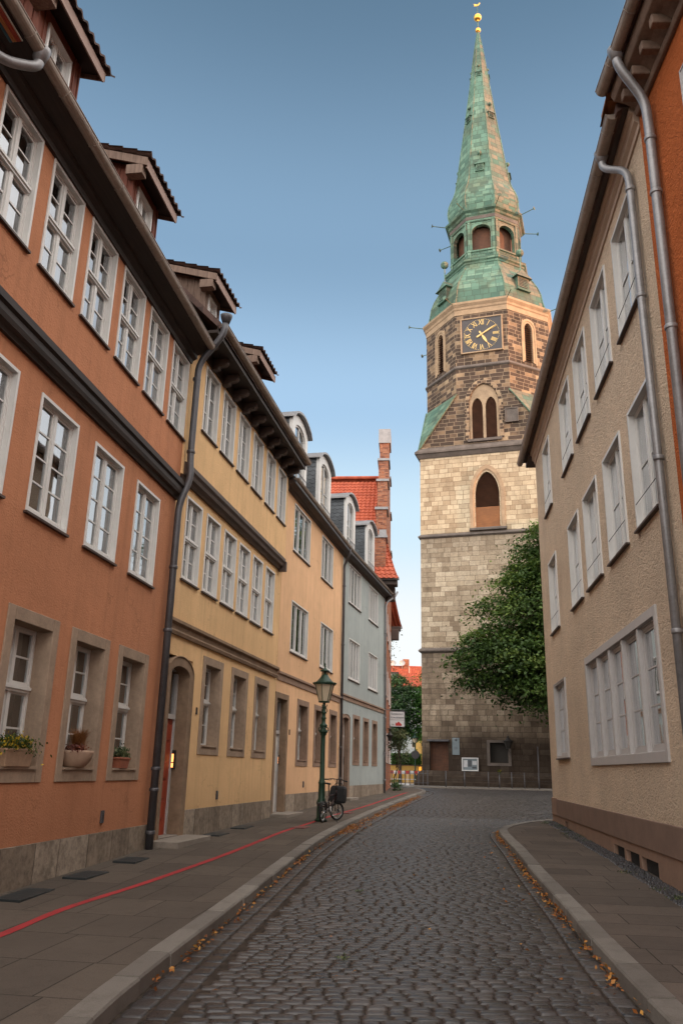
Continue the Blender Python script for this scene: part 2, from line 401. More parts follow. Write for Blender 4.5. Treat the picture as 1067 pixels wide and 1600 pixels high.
def m_mortar(name='sand_joints', c0=(.035, .027, .021), c1=(.085, .062, .045)):
    t = NT(name); o = t.obj(); n = t.noise(o, 9., 6, .7); b = t.noise(o, .5, 4)
    c = t.mix(t.rng(n, .35, .65), c0, c1)
    return t.done(c, .95, t.bump(t.noise(o, 60., 4, .7), .6, .01), 0., .15)

def m_slabs(name, ang, bw, bh, c0, c1, joint):
    """large concrete paving slabs laid at an angle"""
    t = NT(name); o = t.obj(); mp = t.n('ShaderNodeMapping'); mp.inputs['Rotation'].default_value = (0, 0, -ang); t.t.links.new(o, mp.inputs[0])
    s = t.sep(mp.outputs[0])
    y = t.math('DIVIDE', s[1], bh); row = t.math('FLOOR', y); fy = t.math('FRACT', y)
    x = t.math('ADD', t.math('DIVIDE', s[0], bw), t.math('MULTIPLY', t.wn(row, '1D')[0], 3.)); col = t.math('FLOOR', x); fx = t.math('FRACT', x)
    rnd = t.wn(t.comb(col, row, 4.))[0]
    e = t.math('MINIMUM', t.math('MULTIPLY', t.math('MINIMUM', fx, t.math('SUBTRACT', 1., fx)), bw), t.math('MULTIPLY', t.math('MINIMUM', fy, t.math('SUBTRACT', 1., fy)), bh))
    e = t.math('ADD', e, t.math('MULTIPLY', t.math('SUBTRACT', t.noise(o, 20., 3), .5), .006))
    mask = t.rng(e, .002, .008, 0, 1, True)
    n1 = t.noise(o, .8, 5, .65); n2 = t.noise(o, 90., 3, .7); n3 = t.noise(o, 5., 5, .7)
    c = t.mix(t.math('ADD', t.math('MULTIPLY', rnd, .55), t.math('MULTIPLY', t.rng(n1, .3, .7), .45)), c0, c1)
    c = t.mix(t.math('MULTIPLY', t.rng(n2, .5, .7), .45), c, sc3(c0, .35))
    c = t.mix(t.math('MULTIPLY', t.rng(n3, .52, .75), .4), c, sc3(c0, .45))
    c = t.mix(t.math('SUBTRACT', 1., mask), c, joint)
    return t.done(c, .85, t.bump(t.math('ADD', t.math('MULTIPLY', mask, 1.5), t.math('ADD', t.math('MULTIPLY', n2, .4), t.math('MULTIPLY', rnd, .7))), .5, .012), 0., .25)

def m_wood(name, c0, c1, rough=.7, along='Z'):
    t = NT(name); o = t.obj(); s = t.sep(o)
    v = t.comb(t.math('MULTIPLY', s[0], 30. if along != 'X' else 2.), t.math('MULTIPLY', s[1], 30.), t.math('MULTIPLY', s[2], 2. if along == 'Z' else 30.))
    n = t.noise(v, 1., 5, .6); b = t.noise(o, 1.5, 3)
    c = t.mix(t.rng(t.math('ADD', t.math('MULTIPLY', n, .6), t.math('MULTIPLY', b, .4)), .35, .65), c0, c1)
    return t.done(c, rough, t.bump(n, .3, .004), 0., .35)

M = {}
M['white'] = m_plain('white_paint', (.60, .59, .57), .45, 0, .06, 3., .15, 40., .45)
M['offwhite'] = m_plain('grey_white_paint', (.43, .41, .40), .5, 0, .10, 3., .15, 40., .4)
M['glass'] = m_glass()
M['curtain'] = m_plain('net_curtain', (.36, .36, .35), .9, 0, .12, 5.)
M['curtain_grey'] = m_plain('grey_curtain', (.10, .105, .105), .9, 0, .2, 5.)
M['zinc'] = m_plain('zinc_sheet', (.24, .235, .24), .45, .45, .28, 4., .2, 25., .5)
M['zinc_brown'] = m_plain('weathered_gutter_sheet', (.29, .235, .195), .5, .25, .3, 3., .2, 25., .5)
M['zinc_dark'] = m_plain('dark_zinc', (.09, .088, .095), .5, .5, .3, 4., .2, 25., .5)
M['darkwood'] = m_wood('dark_stained_wood', (.014, .009, .007), (.035, .022, .017), .6, 'X')
M['brownwood'] = m_wood('brown_painted_wood', (.04, .026, .021), (.085, .055, .043), .55, 'X')
M['pinkboard'] = m_wood('faded_pink_brown_board', (.20, .13, .105), (.33, .22, .18), .7, 'X')
M['brownstone'] = m_plain('brown_moulded_cornice', (.17, .115, .085), .75, 0, .35, 3., .4, 30., .25, .01)
M['redwood'] = m_wood('red_stained_cladding', (.10, .030, .018), (.20, .06, .035), .75)
M['greywood'] = m_wood('weathered_cladding', (.10, .065, .05), (.26, .18, .14), .85)
M['stone'] = m_plain('grey_brown_sandstone', (.30, .22, .16), .85, 0, .28, 2.2, .5, 45., .2, .008)
M['stone_dark'] = m_plain('brown_sandstone_jamb', (.22, .15, .10), .85, 0, .35, 2., .5, 45., .2, .008)
M['stone_red'] = m_plain('reddish_sandstone', (.25, .17, .125), .85, 0, .3, 2., .5, 45., .2, .008)
M['plinth'] = m_masonry('plinth_slabs', .85, 3.0, [(0, (.22, .17, .13)), (.5, (.31, .25, .19)), (1, (.39, .32, .25))], (.07, .055, .045), .010, .5, None, rough=.85, bump=.35, fine=.35, streak=.6)
M['step'] = m_plain('stone_step', (.22, .19, .16), .85, 0, .25, 3., .5, 40., .2, .008)
M['orange'] = m_stucco('orange_render', (.46, .20, .105), 1.1, .8)
M['yellow'] = m_stucco('yellow_render', (.70, .455, .235), 1., .8)
M['peach'] = m_stucco('peach_render', (.70, .435, .25), 1., .6)
M['bluegrey'] = m_stucco('blue_grey_render', (.33, .365, .355), 1., .6)
M['cream'] = m_rough_cast('cream_rough_cast', (.70, .545, .40))
M['orange2'] = m_rough_cast('burnt_orange_render', (.50, .135, .04))
M['creamboard'] = m_plain('beige_cornice_paint', (.44, .33, .25), .6, 0, .15, 3., .2, 30.)
M['plinthpaint'] = m_plain('brown_plinth_paint', (.20, .135, .105), .8, 0, .2, 2., .35, 30., .2)
M['plinthpink'] = m_plain('pink_plinth_paint', (.26, .17, .125), .8, 0, .2, 2., .35, 30., .2)
M['reddoor'] = m_wood('red_door_paint', (.22, .035, .015), (.36, .06, .028), .45)
M['iron'] = m_plain('dark_iron', (.035, .033, .032), .5, .5, .3, 10., .2, 60.)
M['tile_red'] = m_tiles('red_pantiles', (.34, .066, .032), (.48, .11, .05))
M['tile_dark'] = m_tiles('dark_weathered_tiles', (.05, .030, .026), (.13, .075, .06))
M['slate'] = m_slate()
M['brick'] = m_masonry('red_brickwork', .25, .083, [(0, (.20, .06, .035)), (.5, (.36, .12, .06)), (1, (.48, .19, .10))], (.26, .19, .15), .008, .2, rough=.85, bump=.4, fine=.15, streak=.15, warp=.003)
M['copper'] = m_copper()
M['gold'] = m_plain('gold_leaf', (.80, .42, .08), .3, .9, .12, 3.)
M['numeral'] = m_plain('gilt_numerals', (.62, .43, .17), .5, .3, .12, 3.)
M['clockface'] = m_plain('dark_clock_face', (.055, .05, .052), .6, 0, .25, 1.2)
M['louvre'] = m_wood('brown_louvre_boards', (.055, .024, .014), (.13, .055, .028), .7, 'X')
M['louvre_or'] = m_wood('orange_brown_boards', (.15, .06, .022), (.27, .105, .035), .7, 'X')
M['green_iron'] = m_plain('green_lamp_paint', (.015, .045, .028), .4, .2, .3, 6., .15, 50.)
M['lampglass'] = (lambda t: t.done((.62, .52, .38), .25, None, 0., .5))(NT('frosted_lamp_glass'))
M['black'] = m_plain('black_rubber', (.012, .012, .013), .6, 0, .3, 20.)
M['blackcloth'] = m_plain('black_bag_cloth', (.018, .018, .02), .75, 0, .3, 12., .4, 80.)
M['chrome'] = m_plain('polished_metal', (.5, .5, .5), .25, .9, .1, 20.)
M['terracotta'] = m_plain('terracotta', (.26, .085, .045), .8, 0, .2, 12., .3, 60.)
M['paleclay'] = m_plain('pale_clay', (.36, .24, .17), .8, 0, .2, 12., .3, 60.)
M['boxclay'] = m_plain('stone_planter', (.30, .19, .12), .85, 0, .25, 12., .4, 60.)
M['bell'] = m_emit('lit_door_bell', (1.0, .36, .10), 2.2)
M['sett'] = m_sett(); M['mortar'] = m_mortar('sand_joints', (.022, .017, .014), (.058, .044, .034))
def m_kerb():
    t = NT('granite_kerb'); o = t.obj(); g = t.n('ShaderNodeNewGeometry').outputs['Random Per Island']; n2 = t.noise(o, 110., 3, .75); n3 = t.noise(o, 3.5, 5, .7)
    c = t.mix(g, (.13, .115, .10), (.22, .20, .175)); c = t.mix(t.math('MULTIPLY', t.rng(n2, .45, .7), .45), c, (.05, .045, .04)); c = t.mix(t.math('MULTIPLY', t.rng(n3, .48, .72), .5), c, (.07, .058, .046))
    return t.done(c, .72, t.bump(t.math('ADD', n2, t.math('MULTIPLY', n3, 2.)), .5, .008), 0., .35)
M['kerb'] = m_kerb()
M['pave_l'] = m_slabs('left_pavement_slabs', R(-8.5), .62, 1.0, (.066, .053, .043), (.110, .088, .070), (.022, .018, .014))
M['pave_r'] = m_slabs('right_pavement_slabs', R(-7), 1.15, .62, (.066, .053, .044), (.128, .10, .081), (.022, .018, .014))
M['asphalt'] = m_mortar('asphalt', (.035, .032, .03), (.06, .055, .05))
def m_worn_red():
    t = NT('worn_red_paint'); o = t.obj(); n = t.noise(o, 28., 5, .75); g = t.noise(o, 3., 4, .6)
    c = t.mix(t.rng(g, .3, .7), (.26, .026, .030), (.38, .036, .04)); c = t.mix(t.math('MULTIPLY', t.rng(n, .54, .64), .85), c, (.085, .066, .053))
    return t.done(c, .8, t.bump(t.noise(o, 90., 3), .4, .006), 0., .2)
M['redline'] = m_worn_red()
M['cover'] = m_plain('cast_iron_cover', (.028, .033, .035), .55, .3, .3, 8., .4, 60.)
M['bark'] = m_plain('tree_bark', (.06, .045, .033), .9, 0, .4, 5., .8, 18., .1, .03)
M['leaf'] = m_leaf('linden_leaves', (.018, .042, .007), (.048, .092, .015), (.13, .185, .035))
M['leaf2'] = m_leaf('garden_leaves', (.018, .050, .018), (.05, .11, .035), (.12, .19, .06))
M['leaf3'] = m_leaf('pale_shrub_leaves', (.03, .05, .02), (.08, .11, .05), (.17, .18, .08))
M['hedge'] = m_leaf('hedge_leaves', (.02, .06, .012), (.05, .14, .02), (.10, .24, .04))
M['autumn'] = m_leaf('dry_leaves', (.16, .05, .015), (.36, .13, .03), (.50, .26, .06))
M['flower'] = m_leaf('yellow_flower_leaves', (.03, .05, .01), (.06, .09, .015), (.45, .30, .02))
M['drygrass'] = m_leaf('dry_ornamental_grass', (.25, .10, .03), (.50, .26, .08), (.60, .38, .16))
M['redplant'] = m_leaf('dark_red_plant', (.06, .015, .012), (.12, .03, .02), (.20, .06, .03))
M['signwhite'] = m_plain('sign_white', (.55, .55, .55), .4, 0, .05, 3.)
M['signgrey'] = m_plain('sign_lettering', (.10, .11, .13), .5, 0, .05, 3.)
M['signred'] = m_plain('sign_red', (.40, .03, .025), .5, 0, .05, 3.)
M['signblue'] = m_plain('enamel_grey_blue', (.16, .20, .22), .45, 0, .15, 3.)
M['poster'] = m_plain('paper_notices', (.45, .46, .48), .6, 0, .3, 5.)
M['darkpaper'] = m_plain('dark_notice', (.06, .07, .08), .6, 0, .3, 5.)
M['orangeblob'] = m_emit('amber_lamp', (1.0, .35, .03), .8)
M['yellowwall'] = m_stucco('ochre_render', (.62, .37, .10), 1., .3)
M['palewall'] = m_stucco('pale_blue_render', (.42, .46, .46), 1., .3)
M['dark'] = m_plain('unlit_interior', (.03, .027, .024), .9, 0, .2, 2.)
M['stripe'] = (lambda t: t.done(t.ramp(t.math('FRACT', t.math('MULTIPLY', t.sep(t.obj())[1], 4.0)), [(0, (.03, .09, .11)), (.2, (.45, .42, .36)), (.3, (.40, .05, .02)), (.55, (.55, .20, .06)), (.75, (.03, .10, .13))], 'CONSTANT'), .5))(NT('striped_painted_boards'))

# ------------------------------------------------------------------ building helpers
def wall(mb, x0, x1, z0, z1, holes=(), y=0., reveal=.0):
    xs = sorted({x0, x1, *[h[0] for h in holes], *[h[1] for h in holes]}); zs = sorted({z0, z1, *[h[2] for h in holes], *[h[3] for h in holes]})
    xs = [a for a in xs if x0 <= a <= x1]; zs = [a for a in zs if z0 <= a <= z1]
    idx = {}
    def vid(x, z):
        if (x, z) not in idx: idx[(x, z)] = len(mb.v); mb.v.append((x, y, z))
        return idx[(x, z)]
    for a, b in zip(xs, xs[1:]):
        for c, d in zip(zs, zs[1:]):
            mx, mz = (a + b) / 2, (c + d) / 2
            if any(h[0] < mx < h[1] and h[2] < mz < h[3] for h in holes): continue
            mb.f.append((vid(a, c), vid(b, c), vid(b, d), vid(a, d)))
    if reveal:
        for (a, b, c, d) in holes:
            mb.add([(a, y, c), (a, y, d), (a, y + reveal, d), (a, y + reveal, c)], [(0, 3, 2, 1)])
            mb.add([(b, y, c), (b, y, d), (b, y + reveal, d), (b, y + reveal, c)], [(0, 1, 2, 3)])
            mb.add([(a, y, d), (b, y, d), (b, y + reveal, d), (a, y + reveal, d)], [(0, 3, 2, 1)])
            mb.add([(a, y, c), (b, y, c), (b, y + reveal, c), (a, y + reveal, c)], [(0, 1, 2, 3)])
    return mb

def ringbox(mb, x0, x1, z0, z1, t, y0, y1, tb=None, tt=None):
    """rectangular frame as four butted bars"""
    tb = t if tb is None else tb; tt = t if tt is None else tt
    mb.box(x0, x0 + t, y0, y1, z0, z1); mb.box(x1 - t, x1, y0, y1, z0, z1)
    if tt > 0: mb.box(x0 + t, x1 - t, y0 + .0015, y1, z1 - tt, z1)
    if tb > 0: mb.box(x0 + t, x1 - t, y0 + .0015, y1, z0, z0 + tb)
    return mb

def arch_outline(xc, w, z0, zs, zt, n=10, pointed=True):
    """closed outline: bottom left, up, over the arch, down the right"""
    h = w / 2; rise = zt - zs; pts = [(xc - h, z0), (xc - h, (z0 + zs) / 2)]
    for k in range(n + 1):
        a = k / n
        if pointed:
            q = a * 2 if a <= .5 else (1 - a) * 2
            x = h - h * (1 - math.cos(q * PI / 2 * .92)) / (1 - math.cos(PI / 2 * .92)); zz = rise * math.sin(q * PI / 2 * .92) / math.sin(PI / 2 * .92)
            pts.append((xc - x if a <= .5 else xc + x, zs + zz))
        else:
            t = PI * (1 - a); pts.append((xc + h * math.cos(t), zs + rise * math.sin(t)))
    pts += [(xc + h, (z0 + zs) / 2), (xc + h, z0)]
    return pts

def arch_frame(mb, outer, inner, y0, y1, y2=None, open_bottom=True):
    """band between two outlines of equal count; y0 front of outer, y1 back, y2 front of inner edge (splay)"""
    n = len(outer); k = len(mb.v); y2 = y0 if y2 is None else y2
    mb.v += [(x, y0, z) for x, z in outer] + [(x, y2, z) for x, z in inner] + [(x, y1, z) for x, z in inner] + [(x, y1, z) for x, z in outer]
    for i in range(n - 1 if open_bottom else n):
        j = (i + 1) % n
        mb.f += [(k + i, k + n + i, k + n + j, k + j), (k + n + i, k + 2 * n + i, k + 2 * n + j, k + n + j),
                 (k + 3 * n + i, k + i, k + j, k + 3 * n + j)]
    return mb

def arch_infill(mb, x0, x1, z0, z1, inner, y0, y1):
    """wall patch filling a rectangular hole round an arched opening (outline 'inner'), with reveal"""
    xc = (x0 + x1) / 2; outer = []
    for (x, z) in inner:
        zc = inner[0][1] + (inner[1][1] - inner[0][1])
        if z <= zc + 1e-6: outer.append((x0 if x < xc else x1, z if z > inner[0][1] + 1e-6 else z0))
        else:
            dx, dz = x - xc, z - zc
            s = min((x1 - xc) / abs(dx) if abs(dx) > 1e-6 else 1e9, (z1 - zc) / dz if dz > 1e-6 else 1e9)
            outer.append((xc + dx * s, zc + dz * s))
    for cx_ in (x0, x1):
        i = min(range(2, len(outer) - 2), key=lambda i: (outer[i][0] - cx_) ** 2 + (outer[i][1] - z1) ** 2); outer[i] = (cx_, z1)
    return arch_frame(mb, outer, inner, y0, y1)

_cache = {}
def cached(key, fn):
    if key not in _cache:
        me = fn(); _cache[key] = me
    return _cache[key]
def mesh_of(mb, name, mat):
    me = bpy.data.meshes.new(name); me.from_pydata(mb.v, [], mb.f); me.update(); uvmap(me); me.materials.append(mat); return me

def window(parent, x0, z0, W, H, ywall=0., cols=2, rows=4, transom=None, trows=2, yin=.06, cas=.045, casd=(-.018, .12), fr=.035, mull=.075,
           bar=.024, sill='board', surround=None, curtain='sides', frame_mat='white', flat=None, name='window', hinge=0., label=None, sur_mat='stone', sill_out=.05):
    key = (round(W, 2), round(H, 2), cols, rows, transom, trows, yin, cas, casd, fr, mull, bar, surround, frame_mat)
    sw = surround or 0.
    def mk():
        b = MB(); ax0, ax1, az0, az1 = sw, W - sw, sw * .95 if surround else 0, H - sw
        if not surround:
            ringbox(b, 0, W, 0, H, cas, casd[0], casd[1]); ax0 += cas; ax1 -= cas; az0 += cas; az1 -= cas
            ringbox(b, -.0, W, 0, H, .02, casd[0] - .014, casd[0]) if cas > .05 else None
        ringbox(b, ax0, ax1, az0, az1, fr, yin, yin + .07)
        zt = None
        secs = []
        if transom: 
            zt = az0 + (az1 - az0) * transom; b.box(ax0 + fr, ax1 - fr, yin - .03, yin + .07, zt - .045, zt + .045)
            b.box(ax0 + fr, ax1 - fr, yin - .05, yin - .03, zt - .01, zt + .025)
            secs = [(az0 + fr, zt - .045, rows), (zt + .045, az1 - fr, trows)]
        else: secs = [(az0 + fr, az1 - fr, rows)]
        cw = (ax1 - ax0 - 2 * fr - (cols - 1) * mull) / cols
        for (za, zb, nr) in secs:
            for c in range(cols):
                cx = ax0 + fr + c * (cw + mull)
                if c: b.box(cx - mull, cx, yin - .01, yin + .07, za, zb)
                ringbox(b, cx, cx + cw, za, zb, .03, yin + .012, yin + .055, .045)
                for k in range(1, nr):
                    zz = za + .045 + (zb - za - .075) * k / nr; b.box(cx + .03, cx + cw - .03, yin + .02, yin + .045, zz - bar / 2, zz + bar / 2)
        return mesh_of(b, 'window_frame', M[frame_mat])
    def mkg():
        b = MB(); ax0, ax1, az0, az1 = sw + fr + cas * (not surround), W - sw - fr - cas * (not surround), sw * .95 + fr if surround else cas + fr, H - sw - fr - cas * (not surround)
        b.add([(ax0, yin + .034, az0), (ax1, yin + .034, az0), (ax1, yin + .034, az1), (ax0, yin + .034, az1)], [(0, 1, 2, 3)])
        return mesh_of(b, 'glass', M['glass'])
    loc = (x0, ywall, z0)
    par = flat or parent
    f = link('window_frame' if flat else name, cached(('f',) + key, mk), None, par, loc if not flat else (x0, ywall, z0))
    if label: f['label'] = label
    sub = flat or f; sl = (0, 0, 0) if not flat else loc
    link('glass', cached(('g',) + key, mkg), None, sub, sl)
    if curtain:
        cv = curtain if isinstance(curtain, str) else 'sides'
        var = random.randrange(3)
        def mkc():
            b = MB(); a0, a1 = sw + fr + .01, W - sw - fr - .01
            rng_ = [(a0, a1)] if cv == 'full' else [(a0, a0 + (a1 - a0) * (.30 + .07 * var)), (a1 - (a1 - a0) * (.22 + .08 * var), a1)]
            for (p, q) in rng_:
                n = max(8, int((q - p) / .03)); k = len(b.v)
                for i in range(n + 1):
                    x = p + (q - p) * i / n; yy = yin + .16 + .022 * math.sin(i * 1.35 + var)
                    b.v += [(x, yy, sw + .02), (x, yy, H - sw - .02)]
                b.f += [(k + 2 * i, k + 2 * i + 2, k + 2 * i + 3, k + 2 * i + 1) for i in range(n)]
            return mesh_of(b, 'curtain', M['curtain_grey' if cv == 'grey' else 'curtain'])
        link('curtain', cached(('c', cv, var) + key, mkc), None, sub, sl)
    if surround:
        def mks():
            b = MB(); ringbox(b, 0, W, 0, H, sw, -.02, yin + .02, sw * .95)
            return mesh_of(b, 'stone_surround', M[sur_mat])
        s_ = link('stone_surround', cached(('s', sur_mat) + key, mks), None, sub, sl, .006)
        def mks2():
            b = MB(); b.box(sw, W - sw, -.045, yin, sw * .95, sw * .95 + .03); return mesh_of(b, 'window_sill', M[sur_mat])
        link('window_sill', cached(('s2', sur_mat) + key, mks2), None, sub, sl)
    elif sill == 'board':
        def mkb():
            b = MB(); b.box(-.035, W + .035, -sill_out, .02, -.035, -.004); return mesh_of(b, 'window_sill', M['brownwood'])
        link('window_sill', cached(('b', sill_out) + key, mkb), None, sub, sl)
    return f

def gutter(parent, x0, x1, y, z, r=.075, mat='zinc_brown', step=.9):
    b = MB(); n = 9
    prof = [(y + r * math.cos(PI + PI * k / n), z + r * math.sin(PI + PI * k / n)) for k in range(n + 1)] + \
           [(y + (r - .008) * math.cos(2 * PI - PI * k / n), z + (r - .008) * math.sin(2 * PI - PI * k / n)) for k in range(n + 1)]
    b.extr(prof, x0, x1)
    b.tube([(x0, y - r, z + .004), (x1, y - r, z + .004)], .011, 8)
    for e in (x0, x1):
        pr = [(y + (r - .004) * math.cos(PI + PI * k / n), z + (r - .004) * math.sin(PI + PI * k / n)) for k in range(n + 1)]
        b.extr(pr, e - .004 + (.005 if e == x0 else -.005), e + .004 + (.005 if e == x0 else -.005))
    x = x0 + step * .6
    while x < x1:
        rr = r + .008
        pr = [(y + rr * math.cos(PI + PI * k / n), z + rr * math.sin(PI + PI * k / n)) for k in range(n + 1)] + \
             [(y + (rr - .014) * math.cos(2 * PI - PI * k / n), z + (rr - .014) * math.sin(2 * PI - PI * k / n)) for k in range(n + 1)]
        b.extr(pr, x, x + .022); x += step
    return b.build('gutter', M[mat], parent)

def smooth_path(pts, n=5):
    pts = [Vector(p) for p in pts]; out_ = []
    P = [pts[0]] + pts + [pts[-1]]
    for i in range(1, len(P) - 2):
        for k in range(n):
            t = k / n; a, b, c, d = P[i - 1], P[i], P[i + 1], P[i + 2]
            out_.append(.5 * ((2 * b) + (-a + c) * t + (2 * a - 5 * b + 4 * c - d) * t * t + (-a + 3 * b - 3 * c + d) * t ** 3))
    out_.append(pts[-1]); return out_
def rounded(pts, r=.18, n=5):
    """polyline with rounded corners"""
    pts = [Vector(p) for p in pts]; o = [pts[0]]
    for a, b, c in zip(pts, pts[1:], pts[2:]):
        u = (a - b); v = (c - b); ra = min(r, u.length * .45); rb = min(r, v.length * .45)
        p, q = b + u.normalized() * ra, b + v.normalized() * rb
        for k in range(n + 1):
            t = k / n; o.append((1 - t) ** 2 * p + 2 * t * (1 - t) * b + t * t * q)
    o.append(pts[-1]); return o
def downpipe(parent, pts, r=.055, mat='zinc', collars=(), rr=.16, name='downpipe', hopper=None):
    b = MB(); path = rounded(pts, rr); b.tube(path, r, 12)
    for (x, y, z) in collars: b.lathe([(r + .012, -.03), (r + .016, -.02), (r + .016, .02), (r + .012, .03)], (x, y, z), 12)
    if hopper: b.lathe([(r + .004, -.16), (r + .05, -.02), (r + .06, .03)], hopper, 12)
    return b.build(name, M[mat], parent, True)

def shell(mb, x0, x1, z0, z1, depth):
    """side, back and top walls behind a facade"""
    mb.add([(x0, 0, z0), (x0, depth, z0), (x0, depth, z1), (x0, 0, z1)], [(0, 3, 2, 1)])
    mb.add([(x1, 0, z0), (x1, depth, z0), (x1, depth, z1), (x1, 0, z1)], [(0, 1, 2, 3)])
    mb.add([(x0, depth, z0), (x1, depth, z0), (x1, depth, z1), (x0, depth, z1)], [(0, 3, 2, 1)])
    return mb
def floors(parent, x0, x1, depth, levels, z0=0):
    b = MB()
    for z in levels: b.box(x0 + .05, x1 - .05, .25, depth - .1, z - .12, z + .12)
    b.box(x0 + .05, x1 - .05, 3.2, 3.3, z0, levels[-1] - .13)
    n = max(1, int((x1 - x0) / 3.6))
    for k in range(1, n): b.box(x0 + (x1 - x0) * k / n - .06, x0 + (x1 - x0) * k / n + .06, .3, 3.2, z0, levels[-1] - .13)
    return b.build('interior', M['dark'], parent)

def roof_saddle(parent, x0, x1, y0, z0, pitch, depth, mat, thick=.16, gable=None, name='roof'):
    """gable roof with its ridge along the street; y0 front eave edge, z0 eave height"""
    ym = y0 + (depth - 2 * y0) / 2 if False else (depth) / 2; zr = z0 + (ym - y0) * math.tan(pitch)
    yb = depth - y0
    b = MB(); b.extr([(y0, z0), (ym, zr), (yb, z0), (yb, z0 - thick), (ym, zr - thick * 1.5), (y0, z0 - thick)][::-1], x0, x1)
    o = b.build(name, mat, parent)
    g = MB()
    for x in (x0 + .06, x1 - .2): g.extr([(0.0, z0 - .3), (ym, zr - .2), (depth, z0 - .3)][::-1], x, x + .14)
    if gable is not None: g.build('gable_wall', gable, parent)
    return o, zr

def pantile_surface(mb, origin, ud, vd, W, H, tw=.24, tl=.34, amp=.035, step=.03, curve=None):
    """S-shaped tiles: u along the eave, v up the slope"""
    ud = Vector(ud); vd = Vector(vd); nd = ud.cross(vd).normalized(); origin = Vector(origin)
    nu = int(W / tw); nv = int(H / tl); sub = 6
    for j in range(nv):
        k = len(mb.v)
        for e in (0, 1):
            for i in range(nu * sub + 1):
                u = i * tw / sub; ph = 2 * PI * (i % sub) / sub
                h = amp * (.5 + .5 * math.cos(ph)) + (step if e == 0 else .0)
                v = (j + e * 1.06) * tl
                p = origin + ud * u + vd * v + nd * h
                if curve: p = p + Vector(curve(u, v))
                mb.v.append(tuple(p))
        n = nu * sub + 1
        mb.f += [(k + i, k + i + 1, k + n + i + 1, k + n + i) for i in range(n - 1)]
        # front lip
        k2 = len(mb.v)
        for i in range(n): 
            p = Vector(mb.v[k + i]) - nd * .035; mb.v.append(tuple(p))
        mb.f += [(k2 + i, k2 + i + 1, k + i + 1, k + i) for i in range(n - 1)]
    return mb

def wood_dormer(parent, x0, x1, yf, zb, zt, side_mat='redwood'):
    """shed dormer with board sides, a window and a tiled roof rising to the back"""
    rise = math.tan(R(17)); back = 2.6
    b = MB(); w_, h_ = x1 - x0, zt - zb
    wall(b, 0, w_, 0, h_, [(.28, w_ - .28, .25, h_ - .22)], 0., .14)
    b.add([(0, 0, 0), (0, back, 0), (0, back, h_ + back * rise), (0, 0, h_)], [(0, 3, 2, 1)])
    b.add([(w_, 0, 0), (w_, back, 0), (w_, back, h_ + back * rise), (w_, 0, h_)], [(0, 1, 2, 3)])
    d = b.build('dormer', M[side_mat], parent, loc=(x0, yf, zb))
    bb = MB()
    k = .0
    while k < w_:                                   # board-and-batten
        if k < .27 or k > w_ - .29: bb.box(k, k + .03, -.02, 0, 0, h_ - .02)
        k += .16
    k = .08
    while k < back:
        bb.add([(-.02, k, 0), (0, k, 0), (0, k + .035, 0), (-.02, k + .035, 0), (-.02, k, h_ + k * rise), (0, k, h_ + k * rise), (0, k + .035, h_ + k * rise), (-.02, k + .035, h_ + k * rise)],
               [(0, 1, 5, 4), (3, 0, 4, 7), (2, 3, 7, 6), (0, 3, 2, 1)]); k += .17
    bb.build('cladding_battens', M['greywood' if side_mat == 'greywood' else side_mat], d)
    window(None, .28, .25, w_ - .56, h_ - .47, 0, cols=2, rows=2, flat=d, yin=.05, cas=.04, casd=(-.03, .1), sill='board', curtain=None)
    r = MB(); ov, fo = .16, .32
    def slab(y0, y1, za, t, xa, xb, m=r):
        m.add([(xa, y0, h_ + y0 * rise + za), (xb, y0, h_ + y0 * rise + za), (xb, y1, h_ + y1 * rise + za), (xa, y1, h_ + y1 * rise + za),
               (xa, y0, h_ + y0 * rise + za + t), (xb, y0, h_ + y0 * rise + za + t), (xb, y1, h_ + y1 * rise + za + t), (xa, y1, h_ + y1 * rise + za + t)],
              [(0, 3, 2, 1), (4, 5, 6, 7), (0, 1, 5, 4), (1, 2, 6, 5), (2, 3, 7, 6), (3, 0, 4, 7)])
    slab(-fo, back, .02, .05, -ov, w_ + ov)
    r.build('soffit_boards', M['darkwood'], d)
    f = MB(); slab(-fo - .03, -fo, -.10, .20, -ov, w_ + ov, f)
    f.build('fascia_board', M['pinkboard'], d)
    g = MB(); slab(-fo - .03, back, -.06, .17, -ov - .035, -ov, g); slab(-fo - .03, back, -.06, .17, w_ + ov, w_ + ov + .035, g)
    g.box(-ov - .03, -ov + .16, -fo + .05, .05, h_ - .32, h_ - .12)
    g.build('verge_board', M['greywood'], d)
    tl = MB(); vd = Vector((0, 1, rise)).normalized()
    pantile_surface(tl, (-ov - .08, -fo - .09, h_ - fo * rise + .10), (1, 0, 0), vd, w_ + 2 * ov + .3, back + fo, .21, .30, .055, .04)
    tl.build('dormer_roof', M['tile_dark'], d)
    return d

